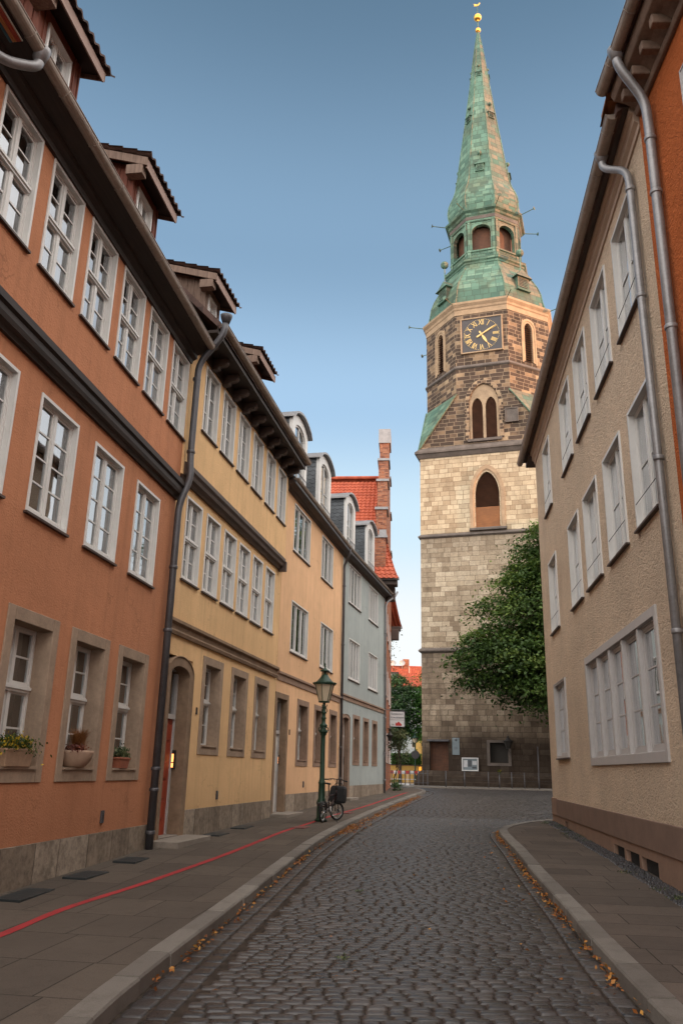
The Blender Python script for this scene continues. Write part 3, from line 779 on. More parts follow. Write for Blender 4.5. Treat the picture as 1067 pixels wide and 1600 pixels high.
def slate_dormer(parent, x0, W, yf, zb, ztop, back=3.0, crown=.32):
    """slate-hung dormer with a segmental front and zinc edge"""
    H = ztop - zb; n = 14
    arc = [(W * k / n, H - crown + crown * math.sin(PI * k / n) ** .8) for k in range(n + 1)]
    b = MB()
    b.add([(0, .06, 0), (0, back, 0), (0, back, H - crown), (0, .06, H - crown)], [(0, 3, 2, 1)])
    b.add([(W, .06, 0), (W, back, 0), (W, back, H - crown), (W, .06, H - crown)], [(0, 1, 2, 3)])
    d = b.build('dormer', M['slate'], parent, loc=(x0, yf, zb))
    ft = MB(); op = arch_outline(W / 2, W - .62, .45, H - .62, H - .30, 12, False)
    outer = [(0, 0), (0, op[1][1])] + [(arc[max(0, min(n, round(i * n / 12)))][0], arc[max(0, min(n, round(i * n / 12)))][1]) for i in range(13)] + [(W, op[1][1]), (W, 0)]
    arch_frame(ft, outer, op, -.02, .10)
    ft.box(W * .0 + .02, W - .02, -.015, .06, 0, .45)
    ft.build('dormer_front', M['white'], d)
    wf = MB(); a2 = arch_outline(W / 2, W - .72, .5, H - .66, H - .36, 12, False)
    arch_frame(wf, op, a2, .03, .08); wf.box(W / 2 - .03, W / 2 + .03, .03, .08, .5, H - .38)
    for zz in (.95, 1.4): wf.box(.36, W - .36, .045, .07, zz, zz + .022)
    wf.build('window_frame', M['white'], d)
    g = MB(); g.add([(x, .065, z) for x, z in a2], [tuple(range(len(a2)))[::-1]]); g.build('glass', M['glass'], d)
    rl = MB()
    for k in range(8): rl.box(.30 + (W - .6) * k / 7 - .006, .30 + (W - .6) * k / 7 + .006, -.09, -.078, .12, .78)
    rl.box(.27, W - .27, -.095, -.07, .76, .785); rl.box(.27, W - .27, -.095, -.07, .12, .14)
    rl.build('window_railing', M['zinc'], d)
    rf = MB(); ov = .13
    o2 = [(-ov + (W + 2 * ov) * k / n, z + .03 - (.06 if k in (0, n) else 0)) for k, (x, z) in enumerate(arc)]
    o3 = [(x, z + .07) for x, z in o2]; m = n + 1; k = len(rf.v)
    for yy in (-.16, back): rf.v += [(x, yy, z) for x, z in o2] + [(x, yy, z) for x, z in o3]
    for i in range(n):
        rf.f += [(k + i, k + i + 1, k + m + i + 1, k + m + i), (k + m + i, k + m + i + 1, k + 3 * m + i + 1, k + 3 * m + i), (k + i + 1, k + i, k + 2 * m + i, k + 2 * m + i + 1)]
    for i in (0, n): rf.f.append((k + i, k + m + i, k + 3 * m + i, k + 2 * m + i))
    rf.build('dormer_roof', M['zinc'], d)
    return d

def stone_door(parent, x0, x1, z0, z1, arched, depth=.5, leaf='reddoor', leaf_top=None, sw=.2, mat='stone', ramp_arch=.35, transom_glass=True, leaf_open=0.):
    """stone door case with a recessed leaf and fanlight; returns the door case"""
    b = MB(); xc = (x0 + x1) / 2; W = x1 - x0
    if arched:
        o = arch_outline(xc, W, z0, z1 - ramp_arch, z1, 14, False); i_ = arch_outline(xc, W - 2 * sw, z0, z1 - ramp_arch - .02, z1 - sw, 14, False)
        arch_frame(b, o, i_, -.03, depth)
        arch_frame(b, [(x, z) for x, z in o], [(x * .12 + xx * .88, z * .12 + zz * .88) for (x, z), (xx, zz) in zip(i_, o)], -.05, -.03)
    else: ringbox(b, x0, x1, z0, z1, sw, -.03, depth, 0)
    c = b.build('door_case', M[mat], parent, bevel=.006)
    lx0, lx1 = x0 + sw, x1 - sw; lt = leaf_top or (z1 - sw - .7)
    f = MB(); ringbox(f, lx0, lx1, z0, z1 - sw + .0, .06, depth - .09, depth - .01, 0, .06); f.box(lx0 + .06, lx1 - .06, depth - .11, depth - .01, lt, lt + .09)
    f.build('door_frame', M['offwhite'], parent)
    d = MB(); dx0, dx1 = lx0 + .06, lx1 - .06
    d.box(dx0, dx1, depth - .06, depth - .02, z0, lt)
    nr = 6
    for k in range(nr):
        a = z0 + .1 + (lt - z0 - .15) * k / nr; e = a + (lt - z0 - .15) / nr - .05
        d.box(dx0 + .1, dx1 - .1, depth - .075, depth - .06, a, e)
    dl = d.build('door', M[leaf], parent, bevel=.006)
    h = MB(); h.tube(rounded([(dx0 + .08, depth - .06, z0 + 1.05), (dx0 + .08, depth - .13, z0 + 1.05), (dx0 + .2, depth - .13, z0 + 1.05)], .03), .011, 8); h.box(dx0 + .06, dx0 + .1, depth - .066, depth - .06, z0 + .95, z0 + 1.15)
    h.build('door_handle', M['chrome'], dl)
    g = MB(); g.add([(lx0 + .06, depth - .04, lt + .09), (lx1 - .06, depth - .04, lt + .09), (lx1 - .06, depth - .04, z1 - sw), (lx0 + .06, depth - .04, z1 - sw)], [(0, 1, 2, 3)])
    g.build('fanlight', M['glass'], parent)
    return c
def bell(parent, x, y, z, wid=.16, hgt=.34, face='x'):
    """lit doorbell plate in the reveal facing along the street"""
    b = MB(); b.box(x, x + .03, y - wid / 2, y + wid / 2, z - hgt / 2, z + hgt / 2); p = b.build('doorbell_panel', M['iron'], parent)
    l = MB(); l.box(x - .006, x, y - wid * .28, y + wid * .28, z - hgt * .12, z + hgt * .30); l.box(x - .006, x, y - wid * .28, y + wid * .28, z - hgt * .40, z - hgt * .18)
    l.build('bell_light', M['bell'], p); return p
def wall_vent(parent, x, z, y=-.012):
    b = MB(); b.box(x - .05, x + .05, y - .01, y + .02, z - .09, z + .09)
    for k in range(5): b.box(x - .04, x + .04, y - .02, y - .01, z - .07 + k * .03, z - .06 + k * .03)
    return b.build('wall_vent', M['zinc_dark'], parent)
def text_mesh(txt, size, name, mat, parent, m, extr=.004, align='CENTER', spacing=1.):
    cu = bpy.data.curves.new(name, 'FONT'); cu.body = txt; cu.size = size; cu.extrude = extr; cu.align_x = align; cu.align_y = 'CENTER'; cu.space_character = spacing
    o = bpy.data.objects.new(name, cu); me = bpy.data.meshes.new_from_object(o); bpy.data.objects.remove(o); bpy.data.curves.remove(cu)
    me.name = name; me.materials.clear(); me.materials.append(mat); me.transform(m)
    o = bpy.data.objects.new(name, me); COL.objects.link(o)
    if parent is not None: o.parent = parent
    return o
FACE = Matrix.Rotation(R(90), 4, 'X')          # text plane x,y -> x,z facing -y

# ------------------------------------------------------------------ houses on the left
def facade_mesh(x0, x1, levels, depth, ztop, y_up=None):
    """levels: list of (z0, z1, y, holes)"""
    b = MB()
    for (z0, z1, y, holes) in levels:
        wall(b, x0, x1, z0, z1, holes, y, .08)
    for (a, c) in zip(levels, levels[1:]):
        if abs(a[2] - c[2]) > 1e-4: b.add([(x0, a[2], a[1]), (x1, a[2], a[1]), (x1, c[2], c[0]), (x0, c[2], c[0])], [(0, 1, 2, 3)])
        
    for (z0, z1, y, holes) in levels:
        if y != 0:
            for x, fl in ((x0, 0), (x1, 1)):
                q = [(x, y, z0), (x, 0, z0), (x, 0, z1), (x, y, z1)]; b.add(q, [(0, 1, 2, 3) if fl else (3, 2, 1, 0)])
    shell(b, x0, x1, levels[0][0], ztop, depth)
    return b

# ---- orange house
OH = thing('town_house', 'orange rendered house with white cross-bar windows and red wooden shed dormers, nearest on the left', 'house', (-3.926, 10.616, 0), R(81.907), 'houses along the street')
X0, X1 = -8.0, 4.75
g_w = [(1.03, 1.36, 1.33, 2.10), (2.74, 1.36, 1.33, 2.10), (-.72, 1.36, 1.35, 2.10), (-2.9, 1.36, 1.35, 2.1), (-5.0, 1.36, 1.35, 2.1)]
w1 = [(x, 4.66, 1.13, 1.65) for x in (-.66, 1.05, 2.78, -2.38, -4.1, -5.8)]
w2 = [(x, 7.85, .97, 1.70) for x in (-1.29, -.03, 1.24, 2.49, 3.74, -2.57, -3.85, -5.1, -6.4)]
hol = lambda L: [(x, x + w_, z, z + h_) for x, z, w_, h_ in L]
facade_mesh(X0, X1, [(-.4, 6.66, 0, hol(g_w) + hol(w1)), (6.66, 9.9, -.05, hol(w2))], 9, 9.9).build('wall', M['orange'], OH)
for i, (x, z, w_, h_) in enumerate(g_w): window(OH, x, z, w_, h_, 0, 2, 2, transom=.56, trows=2, yin=.22, surround=.17, curtain='grey')
for x, z, w_, h_ in w1: window(OH, x, z, w_, h_, 0, 2, 4, curtain='sides')
for x, z, w_, h_ in w2: window(OH, x, z, w_, h_, -.05, 2, 2, transom=.50, trows=2, curtain='sides')
b = MB(); b.box(X0, X1, -.035, .05, -.4, .62); b.build('plinth', M['plinth'], OH)
b = MB(); b.extr([(0, 6.58), (-.05, 6.58), (-.07, 6.64), (-.13, 6.66), (-.15, 6.72), (-.15, 6.80), (-.19, 6.83), (-.19, 6.93), (-.052, 7.0), (-.052, 6.9), (0, 6.9)][::-1], X0, X1)
b.build('jetty_moulding', M['darkwood'], OH)
b = MB(); b.extr([(-.05, 9.55), (-.10, 9.55), (-.12, 9.62), (-.20, 9.66), (-.20, 9.74), (-.46, 9.83), (-.46, 9.97), (-.05, 9.97)][::-1], X0, X1)
b.build('eaves_board', M['darkwood'], OH)
gutter(OH, X0, X1 - .02, -.50, 9.90, .085)
roof_saddle(OH, X0, X1, -.52, 9.98, R(46), 9, M['tile_dark'], gable=M['orange'])
floors(OH, X0, X1, 8.9, [3.9, 7.2, 9.7], -.3)
for x0 in (-1.65, 1.95, -5.2): wood_dormer(OH, x0 + .15, x0 + 1.45, .42, 10.65, 12.32)
wall_vent(OH, 2.74, .84)
b = MB()
for k in range(11): b.box(-6.5, -2.95, -.44 + k * .036, -.41 + k * .036, 9.765 - k * -.0, 9.775)
b.build('striped_eave_boards', M['stripe'], OH)
downpipe(OH, [(-2.66, -.50, 9.86), (-2.66, -.50, 9.66), (-2.95, -.28, 9.48), (-3.6, -.10, 9.30), (-3.65, -.10, .3)], .062, collars=[(-3.65, -.1, 8), (-3.65, -.1, 5), (-3.65, -.1, 2)], rr=.14, hopper=(-2.66, -.5, 9.9))

# ---- yellow house
YH = thing('town_house', 'yellow rendered house with dark jetty band, bracketed eaves and arched stone doorway', 'house', (-3.259, 15.31, 0), R(79.208), 'houses along the street')
L = 8.24
cw = [(x, 1.84, 1.33, 2.01) for x in (2.22, 4.18, 6.12)]
bw_ = [(x, 5.15, .93, 1.73) for x in (.58, 1.80, 3.01, 4.18, 5.36, 6.60)]
aw = [(x, 8.42, .93, 1.53) for x in (.82, 2.03, 3.27, 4.50, 5.79, 7.04)]
facade_mesh(0.0, L, [(-.2, 7.14, 0, hol(cw) + hol(bw_) + [(.30, 1.64, .0, 3.64)]), (7.14, 10.6, -.10, hol(aw))], 9, 10.6).build('wall', M['yellow'], YH)
for x, z, w_, h_ in cw: window(YH, x, z, w_, h_, 0, 2, 2, transom=.55, trows=2, yin=.22, surround=.17, curtain='grey', sur_mat='stone')
for i, (x, z, w_, h_) in enumerate(bw_): window(YH, x, z, w_, h_, 0, 2, 2, transom=.50, trows=2, label='window with its lower casement standing open' if i == 0 else None)
for x, z, w_, h_ in aw: window(YH, x, z, w_, h_, -.10, 2, 3)
b = MB(); b.box(1.66, L - .02, -.035, .05, -.2, .79); b.build('plinth', M['plinth'], YH)
stone_door(YH, .28, 1.66, .20, 3.66, True, .30, 'reddoor', 2.48, .2, 'stone_dark')
b = MB(); b.box(.12, 1.85, -.55, .6, -.1, .34); b.box(.3, 1.64, -.02, .6, .34, .36); b.build('doorstep', M['step'], YH, bevel=.012)
bell(YH, 1.42, .22, 1.72, .17, .36)
b = MB(); b.extr([(0, 4.02), (-.05, 4.02), (-.07, 4.08), (-.04, 4.12), (-.05, 4.2), (-.11, 4.24), (-.11, 4.30), (0, 4.33)][::-1], 0.1, L - .1); b.build('string_course', M['stone_dark'], YH)
b = MB(); b.extr([(0, 7.06), (-.06, 7.06), (-.09, 7.12), (-.15, 7.15), (-.17, 7.22), (-.21, 7.28), (-.21, 7.37), (-.10, 7.42), (0, 7.42)][::-1], .05, L - .35); b.box(L - .37, L - .25, -.23, 0, 7.02, 7.30)
b.build('jetty_moulding', M['brownwood'], YH)
b = MB()
b.extr([(-.10, 9.97), (-.26, 9.99), (-.29, 10.06), (-.42, 10.08), (-.47, 10.13), (-.47, 10.24), (-.10, 10.24)][::-1], 0, .15)
bm_ = mesh_of(b, 'eaves_bracket', M['brownwood'])
for k in range(11): link('eaves_bracket', bm_, None, YH, (.34 + k * .765, 0, 0), .012)
b = MB(); b.box(0.0, L, -.60, -.10, 10.245, 10.31); b.box(0.0, L, -.14, -.09, 10.02, 10.245); b.box(0.0, L, -.62, -.60, 10.22, 10.42); b.build('eaves_board', M['darkwood'], YH)
gutter(YH, 0.02, L + .02, -.70, 10.46, .085)
roof_saddle(YH, 0, L, -.66, 10.48, R(46), 9, M['tile_dark'], gable=M['yellow'])
floors(YH, 0, L, 8.9, [4.2, 7.3, 10.2], -.1)
wood_dormer(YH, 1.20, 2.30, .25, 10.95, 12.38, 'greywood'); wood_dormer(YH, 4.85, 6.05, .25, 10.95, 12.38)
wall_vent(YH, 3.66, 1.02)
b = MB(); b.box(1.99, 2.05, -.02, 0, 2.62, 2.76); b.build('number_plate', M['iron'], YH)
# the big pipe between the orange and the yellow house
downpipe(YH, [(-.02, -.78, 10.46), (-.02, -.74, 10.15), (.02, -.24, 9.55), (.04, -.22, 7.45), (.04, -.26, 7.05), (-.10, -.12, 6.45), (-.12, -.12, .22)], .068, 'zinc_dark',
         collars=[(.035, -.22, 9.2), (.04, -.22, 7.6), (-.105, -.12, 5.2), (-.115, -.12, 4.0), (-.12, -.12, 1.55), (-.12, -.12, 1.2), (-.12, -.12, .5)], rr=.22, hopper=(-.02, -.78, 10.58))

# ---- peach house
PH = thing('town_house', 'peach rendered house with broad three-pane windows, white door and slate dormers behind the lamp post', 'house', (-1.712, 23.425, 0), R(77.571), 'houses along the street')
L = 8.49
pw = [(2.32, 1.68, 1.42, 1.98), (4.48, 1.68, 1.30, 1.98), (6.72, 1.68, 1.29, 1.98)]
fw = [(1.22, 4.95, 2.02, 1.56), (5.02, 4.95, 1.92, 1.56)]
ew = [(1.14, 8.05, 2.03, 1.54), (4.85, 8.05, 1.80, 1.56)]
facade_mesh(0, L, [(-.1, 9.9, 0, hol(pw) + hol(fw) + hol(ew) + [(.0, 1.26, .3, 3.64)])], 9, 9.9).build('wall', M['peach'], PH)
for x, z, w_, h_ in pw: window(PH, x, z, w_, h_, 0, 2, 2, transom=.55, yin=.21, surround=.17, curtain='grey', sur_mat='stone_red')
for x, z, w_, h_ in fw + ew: window(PH, x, z, w_, h_, 0, 3, 1, yin=.03, cas=.04, casd=(-.02, .12), mull=.05, curtain='sides')
b = MB(); b.box(1.30, L - .02, -.035, .05, -.1, .90); b.build('plinth', M['plinth'], PH)
stone_door(PH, -.06, 1.28, .44, 3.66, False, .26, 'white', 2.55, .16, 'stone_dark')
b = MB(); b.box(-.15, 1.55, -.5, .52, 0, .44); b.build('doorstep', M['step'], PH, bevel=.012)
bell(PH, 1.08, .2, 1.84, .12, .26)
b = MB(); b.extr([(0, 4.0), (-.03, 4.0), (-.03, 4.15), (-.08, 4.18), (-.08, 4.24), (0, 4.26)][::-1], 0.02, L - .05); b.build('string_course', M['stone_red'], PH)
b = MB(); b.extr([(0, 9.72), (-.05, 9.74), (-.08, 9.82), (-.28, 9.86), (-.28, 9.98), (0, 9.98)][::-1], 0.02, L); b.build('eaves_board', M['brownwood'], PH)
gutter(PH, -.02, L, -.34, 9.99, .07)
roof_saddle(PH, 0, L, -.33, 10.0, R(50), 9, M['slate'], gable=M['peach'])
floors(PH, 0, L, 8.9, [4.2, 7.3, 9.7], 0)
for x0 in (.80, 4.45): slate_dormer(PH, x0, 1.9, .10, 9.95, 12.72)
wall_vent(PH, 3.35, 1.15)
b = MB(); b.box(1.5, 1.56, -.02, 0, 2.55, 2.70); b.build('number_plate', M['iron'], PH)
downpipe(PH, [(L - .35, -.34, 9.95), (L - .35, -.34, 9.72), (L - .1, -.08, 9.35), (L - .08, -.08, .35)], .05, 'zinc_dark', collars=[(L - .08, -.08, z) for z in (8.5, 6.2, 4.2, 2.4, 1.3)], rr=.12)

# ---- blue-grey house
BH = thing('town_house', 'pale blue-grey rendered house with four-pane windows and slate dormers, fourth on the left', 'house', (.114, 31.711, 0), R(75.552), 'houses along the street')
L = 8.62
jw = [(2.14, 1.79, 1.22, 1.95), (3.99, 1.79, 1.12, 1.95), (5.81, 1.79, 1.10, 1.95)]
iw = [(1.19, 5.05, 1.95, 1.62), (4.88, 5.02, 1.97, 1.6)]
hw = [(1.03, 8.08, 2.19, 1.62), (4.82, 8.05, 2.03, 1.58)]
facade_mesh(0, L, [(0, 9.9, 0, hol(jw) + hol(iw) + hol(hw) + [(.35, 1.5, .5, 3.66)])], 9, 9.9).build('wall', M['bluegrey'], BH)
for x, z, w_, h_ in jw: window(BH, x, z, w_, h_, 0, 2, 2, transom=.55, yin=.21, surround=.15, curtain='grey', sur_mat='stone_red')
for x, z, w_, h_ in iw + hw: window(BH, x, z, w_, h_, 0, 4, 1, yin=.03, cas=.04, casd=(-.02, .12), mull=.05)
b = MB(); b.box(1.56, L - .02, -.035, .05, 0, 1.03); b.build('plinth', M['plinth'], BH)
stone_door(BH, .33, 1.52, .62, 3.68, True, .25, 'darkwood', 2.8, .15, 'stone_red', ramp_arch=.18)
b = MB(); b.box(.25, 1.7, -.4, .46, .2, .62); b.build('doorstep', M['step'], BH, bevel=.012)
bell(BH, 1.34, .2, 1.95, .12, .3)
b = MB(); b.extr([(0, 4.18), (-.03, 4.18), (-.03, 4.31), (-.08, 4.34), (-.08, 4.40), (0, 4.42)][::-1], 0.05, L); b.build('string_course', M['stone_red'], BH)
b = MB(); b.extr([(0, 9.72), (-.05, 9.74), (-.08, 9.82), (-.28, 9.86), (-.28, 9.98), (0, 9.98)][::-1], 0.02, L); b.build('eaves_board', M['brownwood'], BH)
gutter(BH, 0.01, L + .1, -.34, 9.99, .07)
roof_saddle(BH, 0, L, -.33, 10.0, R(50), 9, M['slate'], gable=M['bluegrey'])
floors(BH, 0, L, 8.9, [4.3, 7.3, 9.7], .2)
for x0 in (.55, 4.58): slate_dormer(BH, x0, 1.75, .10, 9.95, 12.70)
downpipe(BH, [(9.0, -.55, 10.15), (8.75, -.45, 9.85), (8.45, -.14, 9.55), (8.35, -.08, 9.3), (8.35, -.08, .6)], .05, 'zinc', collars=[(8.35, -.08, z) for z in (8, 6, 4, 2.4, 1.2)], rr=.12)

# ---- brick house with stepped gable (its gable faces the street, the tiled slope faces us)
KH = thing('brick_house', 'red brick house with stepped gable and bright red tiled roof above the blue-grey house', 'house', (2.264, 40.06, 0), R(85.0))
GL, RZ, EZ = 13.0, 18.6, 10.6
def gable_prof():
    st = [(0, 11.2), (0, 12.9), (1.25, 12.9), (1.25, 14.8), (2.7, 14.8), (2.7, 16.9), (4.2, 16.9), (4.2, 18.7), (5.7, 18.7), (5.7, 20.4)]
    return [(0, 0)] + st + [(GL - x, z) for x, z in st[::-1]] + [(GL, 0)]
gp = gable_prof()
b = MB()
hs = [(x, x + .9, z, z + 1.5) for z in (2.0, 5.2, 8.3) for x in (1.6, 4.4, 7.7, 10.5)] + [(x, x + .8, 12.4, 13.8) for x in (4.6, 7.6)]
wall(b, 0, GL, 0, 11.2, [h for h in hs if h[3] < 11], 0., .15)
zz = [11.2, 12.9, 14.8, 16.9, 18.7, 20.4]; xx = [0, 1.25, 2.7, 4.2, 5.7]
for k in range(5): b.box(xx[k], GL - xx[k], 0, .55, zz[k], zz[k + 1])
b.box(0, GL, .2, .55, 9.5, 11.2)
shell(b, 0, GL, 0, 11.0, 11)
b.build('gable_wall', M['brick'], KH)
for k in range(5):
    xa, xb = xx[k], (xx[k + 1] if k < 4 else GL / 2)
    for (p, q) in ((xa, xb), (GL - xb, GL - xa)):
        if k == 4 and p > GL / 2 - .1: continue
        b = MB(); b.box(p - .06, (q if k < 4 else GL - xa) + .02, -.09, .62, zz[k + 1], zz[k + 1] + .13 if k < 4 else zz[k + 1] + .9); b.build('coping', M['zinc'], KH)
for (a, c, d, e) in [h for h in hs if h[3] < 11]: window(KH, a, d, c - a, e - d, 0, 2, 3, yin=.08, curtain=None, sill='board')
pitch = math.atan2(RZ - EZ - .4, GL / 2 + .6)
b = MB(); sl = math.hypot(RZ - EZ - .4, GL / 2 + .6)
vd = Vector((math.cos(pitch), 0, math.sin(pitch)))
def flare(u, v): return (-.30 * max(0, 1 - v / 2.2) ** 2, 0, -.12 * max(0, 1 - v / 2.2))
m_ = MB(); pantile_surface(m_, (-.55, 11.2, EZ + .1), (0, -1, 0), vd, 10.75, sl, .24, .34, .045, .035, flare)
fl = MB(); pantile_surface(fl, (-.55, .52, EZ + .1), (0, -1, 0), vd, 1.25, 3.1, .24, .34, .045, .035, lambda u, v: (-.30 * max(0, 1 - v / 2.2) ** 2, .62 * (v / 3.1) ** .8 , -.12 * max(0, 1 - v / 2.2)))
m_.xf(Matrix.Identity(4), fl)
back_ = MB().add([(GL / 2, .5, RZ - .12), (GL / 2, 11.2, RZ - .12), (GL + .6, 11.2, EZ), (GL + .6, .5, EZ)], [(0, 3, 2, 1)])
m_.xf(Matrix.Identity(4), back_)
mirr = MB(); pantile_surface(mirr, (GL + .55, -.72, EZ + .1), (0, 1, 0), Vector((-math.cos(pitch), 0, math.sin(pitch))), 1.25, 3.1, .24, .34, .045, .035, lambda u, v: (.30 * max(0, 1 - v / 2.2) ** 2, .62 * (v / 3.1) ** .8, -.12 * max(0, 1 - v / 2.2)))
m_.xf(Matrix.Identity(4), mirr)
m_.build('roof', M['tile_red'], KH)
b = MB(); b.tube([(GL / 2 - .02, .5, RZ - .12), (GL / 2 - .02, 11.2, RZ - .12)], .11, 8); b.build('ridge_tiles', M['tile_red'], KH)
b = MB(); b.box(-.62, .0, -.62, 11, EZ - .28, EZ - .02); b.build('eaves_corbel', M['brownwood'], KH, bevel=.03); b = MB(); b.box(GL, GL + .6, -.62, 3, EZ - .28, EZ - .02)
b.add([(-.62, -.62, EZ - .28), (-.62, 0, EZ - .28), (0, 0, EZ - .95), (0, -.1, EZ - .95)], [(0, 1, 2, 3), (3, 2, 1, 0)])
b.box(-.05, .35, -.5, 0, EZ - .95, EZ - .28); b.box(GL - .35, GL + .05, -.5, 0, EZ - .95, EZ - .28)
b.build('eaves_corbel', M['brownwood'], KH, bevel=.03)
b = MB(); b.tube([(-.72, 11, EZ + .0), (-.72, -.7, EZ + .0)], .075, 10); b.tube([(GL + .68, 5, EZ), (GL + .68, -.7, EZ)], .075, 10); b.build('gutter', M['zinc'], KH, True)
b = MB(); b.box(.6, .62 + .5, -.02, .35, 12.95, 13.5); b.build('chimney_cover', M['zinc'], KH)
# pigeon on the top
PG = MB(); PG.loft([[(x + r * .6 * math.cos(a) * 0 , r * math.cos(a), z + r * math.sin(a)) for a in [2 * PI * k / 8 for k in range(8)]] for x, r, z in [(-.17, .008, .085), (-.09, .025, .095), (-.03, .055, .10), (.05, .065, .12), (.10, .045, .155), (.13, .028, .20), (.155, .032, .235), (.18, .018, .235), (.205, .004, .228)]])
PG.box(.0, .012, -.03, -.018, 0, .07); PG.box(.0, .012, .018, .03, 0, .07)
pg = PG.build('pigeon', M['zinc_dark'], None, True, bevel=0); pg.matrix_world = KH.matrix_basis @ Matrix.Translation((GL / 2 - .3, .3, 21.3)) @ Matrix.Rotation(R(60), 4, 'Z')
tag(pg, 'grey pigeon perched on top of the stepped brick gable', 'bird')

# ------------------------------------------------------------------ houses on the right
RH = thing('town_house', 'beige rough-cast house with white casement windows and brown painted plinth on the right', 'house', (6.102, 24.299, 0), R(263.164), 'houses along the street')
L = 14.35
t_w = [(x, 8.64, w_, 2.0) for x, w_ in ((1.83, 1.38), (5.32, 1.52), (7.57, 1.50), (9.82, 1.48), (12.0, 1.45))]
m_w = [(x, 5.28, w_, 2.0) for x, w_ in ((1.78, 1.52), (5.45, 1.50), (7.6, 1.56), (9.87, 1.51), (12.05, 1.38))]
s_w = [(1.66, 2.02, 1.98, 1.91)]; big = (6.62, 12.66, 1.80, 4.0)
facade_mesh(0, L, [(.54, 11.1, 0, hol(t_w) + hol(m_w) + hol(s_w) + [big])], 9, 11.1).build('wall', M['cream'], RH)
for i, (x, z, w_, h_) in enumerate(t_w):
    window(RH, x, z, w_, h_, 0, 2, 2, yin=.055, cas=.05, casd=(-.03, .11), mull=.07, curtain=None if i % 2 else 'sides', sill_out=.07, frame_mat='white')
for i, (x, z, w_, h_) in enumerate(m_w):
    window(RH, x, z, w_, h_, 0, 2, 2, yin=.075, cas=.05, casd=(-.03, .13), mull=.07, curtain='grey' if i % 2 else 'sides', sill_out=.07, frame_mat='white')
for x, z, w_, h_ in s_w: window(RH, x, z, w_, h_, 0, 2, 3, yin=.06, cas=.06, casd=(-.03, .14), curtain='grey', sill_out=.07, frame_mat='offwhite')
b = MB(); ringbox(b, big[0], big[1], big[2], big[3], .13, -.035, .14, .16, .15)
for k in range(1, 5):
    x = big[0] + .13 + (big[1] - big[0] - .26) * k / 5; b.box(x - .045, x + .045, -.015, .12, big[2] + .16, big[3] - .15)
bf = b.build('window_bay_frame', M['offwhite'], RH, bevel=.006)
for k in range(5):
    wd = (big[1] - big[0] - .26) / 5; x = big[0] + .13 + wd * k + .045
    window(RH, x, big[2] + .16, wd - .09, big[3] - big[2] - .31, 0, 1, 3, yin=.06, cas=.02, casd=(.04, .12), fr=.05, curtain='grey', sill=None, frame_mat='offwhite')
b = MB()                                   # safety wires in front of the upper windows
for x, z, w_, h_ in t_w + m_w: b.tube([(x + .05, -.02, z + .42), (x + w_ - .05, -.02, z + .42)], .006, 5)
b.build('safety_bar', M['iron'], RH)
b = MB(); b.box(.95, L, -.035, .05, .56, .98); b.build('plinth', M['plinthpaint'], RH, bevel=.008)
b = MB(); b.box(-.03, .95, -.036, .06, .56, 1.0); b.box(-.035, -.002, -.03, 9, -.2, 1.0); b.build('corner_plinth', M['plinthpink'], RH, bevel=.008)
b = MB(); wall(b, -.0, L, -.3, .56, [(8.3, 9.2, .05, .43), (9.35, 10.3, .05, .42), (10.45, 11.5, .04, .41), (2.2, 2.7, .3, .5)], -.012, .12)
b.build('lower_plinth', M['plinthpink'], RH)
for (p, q) in ((8.3, 9.2), (9.35, 10.3), (10.45, 11.5), (2.2, 2.7)):
    b = MB(); b.box(p, q, .09, .11, .0, .5)
    k = p + .06
    while k < q: b.box(k, k + .02, .05, .0905, .0, .5); k += .07
    b.build('cellar_grille', M['iron'], RH)
b = MB(); b.extr([(0, 10.98), (-.03, 10.98), (-.04, 11.06), (-.10, 11.10), (-.10, 11.24), (-.15, 11.28), (-.15, 11.36), (0, 11.36)][::-1], 0, L); b.build('cornice', M['creamboard'], RH)
b = MB(); b.box(-.9, L, -.32, .3, 11.365, 11.41); b.box(-.9, 0, -.2, .3, 11.2, 11.36); b.build('eaves_board', M['brownwood'], RH)
gutter(RH, -.95, L - .12, -.38, 11.36, .095, step=.95)
roof_saddle(RH, -.2, L, -.34, 11.44, R(40), 9, M['tile_dark'], gable=M['cream'])
floors(RH, 0, L, 8.9, [4.4, 7.8, 10.9], 0)
b = MB(); b.add([(L - .45, -.5, 11.42), (L + .15, -.5, 11.5), (L + .15, .2, 11.9), (L - .45, .2, 11.75)], [(0, 1, 2, 3)]); b.box(L - .42, L, -.47, .1, 11.5, 11.62); b.build('verge_flashing', M['louvre_or'], RH)
downpipe(RH, [(13.35, -.38, 11.30), (13.35, -.38, 11.08), (13.72, -.10, 10.72), (13.80, -.10, 10.3), (13.80, -.10, 9.0), (13.84, -.10, 6.8), (13.95, -.10, .3)], .06, collars=[(13.8, -.1, 10.3), (13.81, -.1, 8.4), (13.88, -.1, 5.8), (13.92, -.1, 3.4)], rr=.2, hopper=(13.35, -.38, 11.36))
OR2 = thing('town_house', 'burnt orange rendered house at the right edge with ornate brown eaves, nearest on the right', 'house', (6.102 - .1190 * 14.37, 24.299 - .9929 * 14.37, 0), R(268.0), 'houses along the street')
L = 13.0
o_w = [(1.62, 8.0, 1.1, 2.35), (4.0, 8.0, 1.1, 2.35), (6.4, 8.0, 1.1, 2.35), (1.62, 4.6, 1.1, 2.1), (4.0, 4.6, 1.1, 2.1), (6.4, 4.6, 1.1, 2.1), (1.62, 1.4, 1.1, 1.9), (4.0, 1.4, 1.1, 1.9)]
facade_mesh(0.01, L, [(-.4, 11.3, -.03, hol(o_w))], 9, 11.3).build('wall', M['orange2'], OR2)
for x, z, w_, h_ in o_w: window(OR2, x, z, w_, h_, -.03, 2, 3, yin=.15, cas=.09, casd=(-.05, .2), curtain='grey', frame_mat='offwhite')
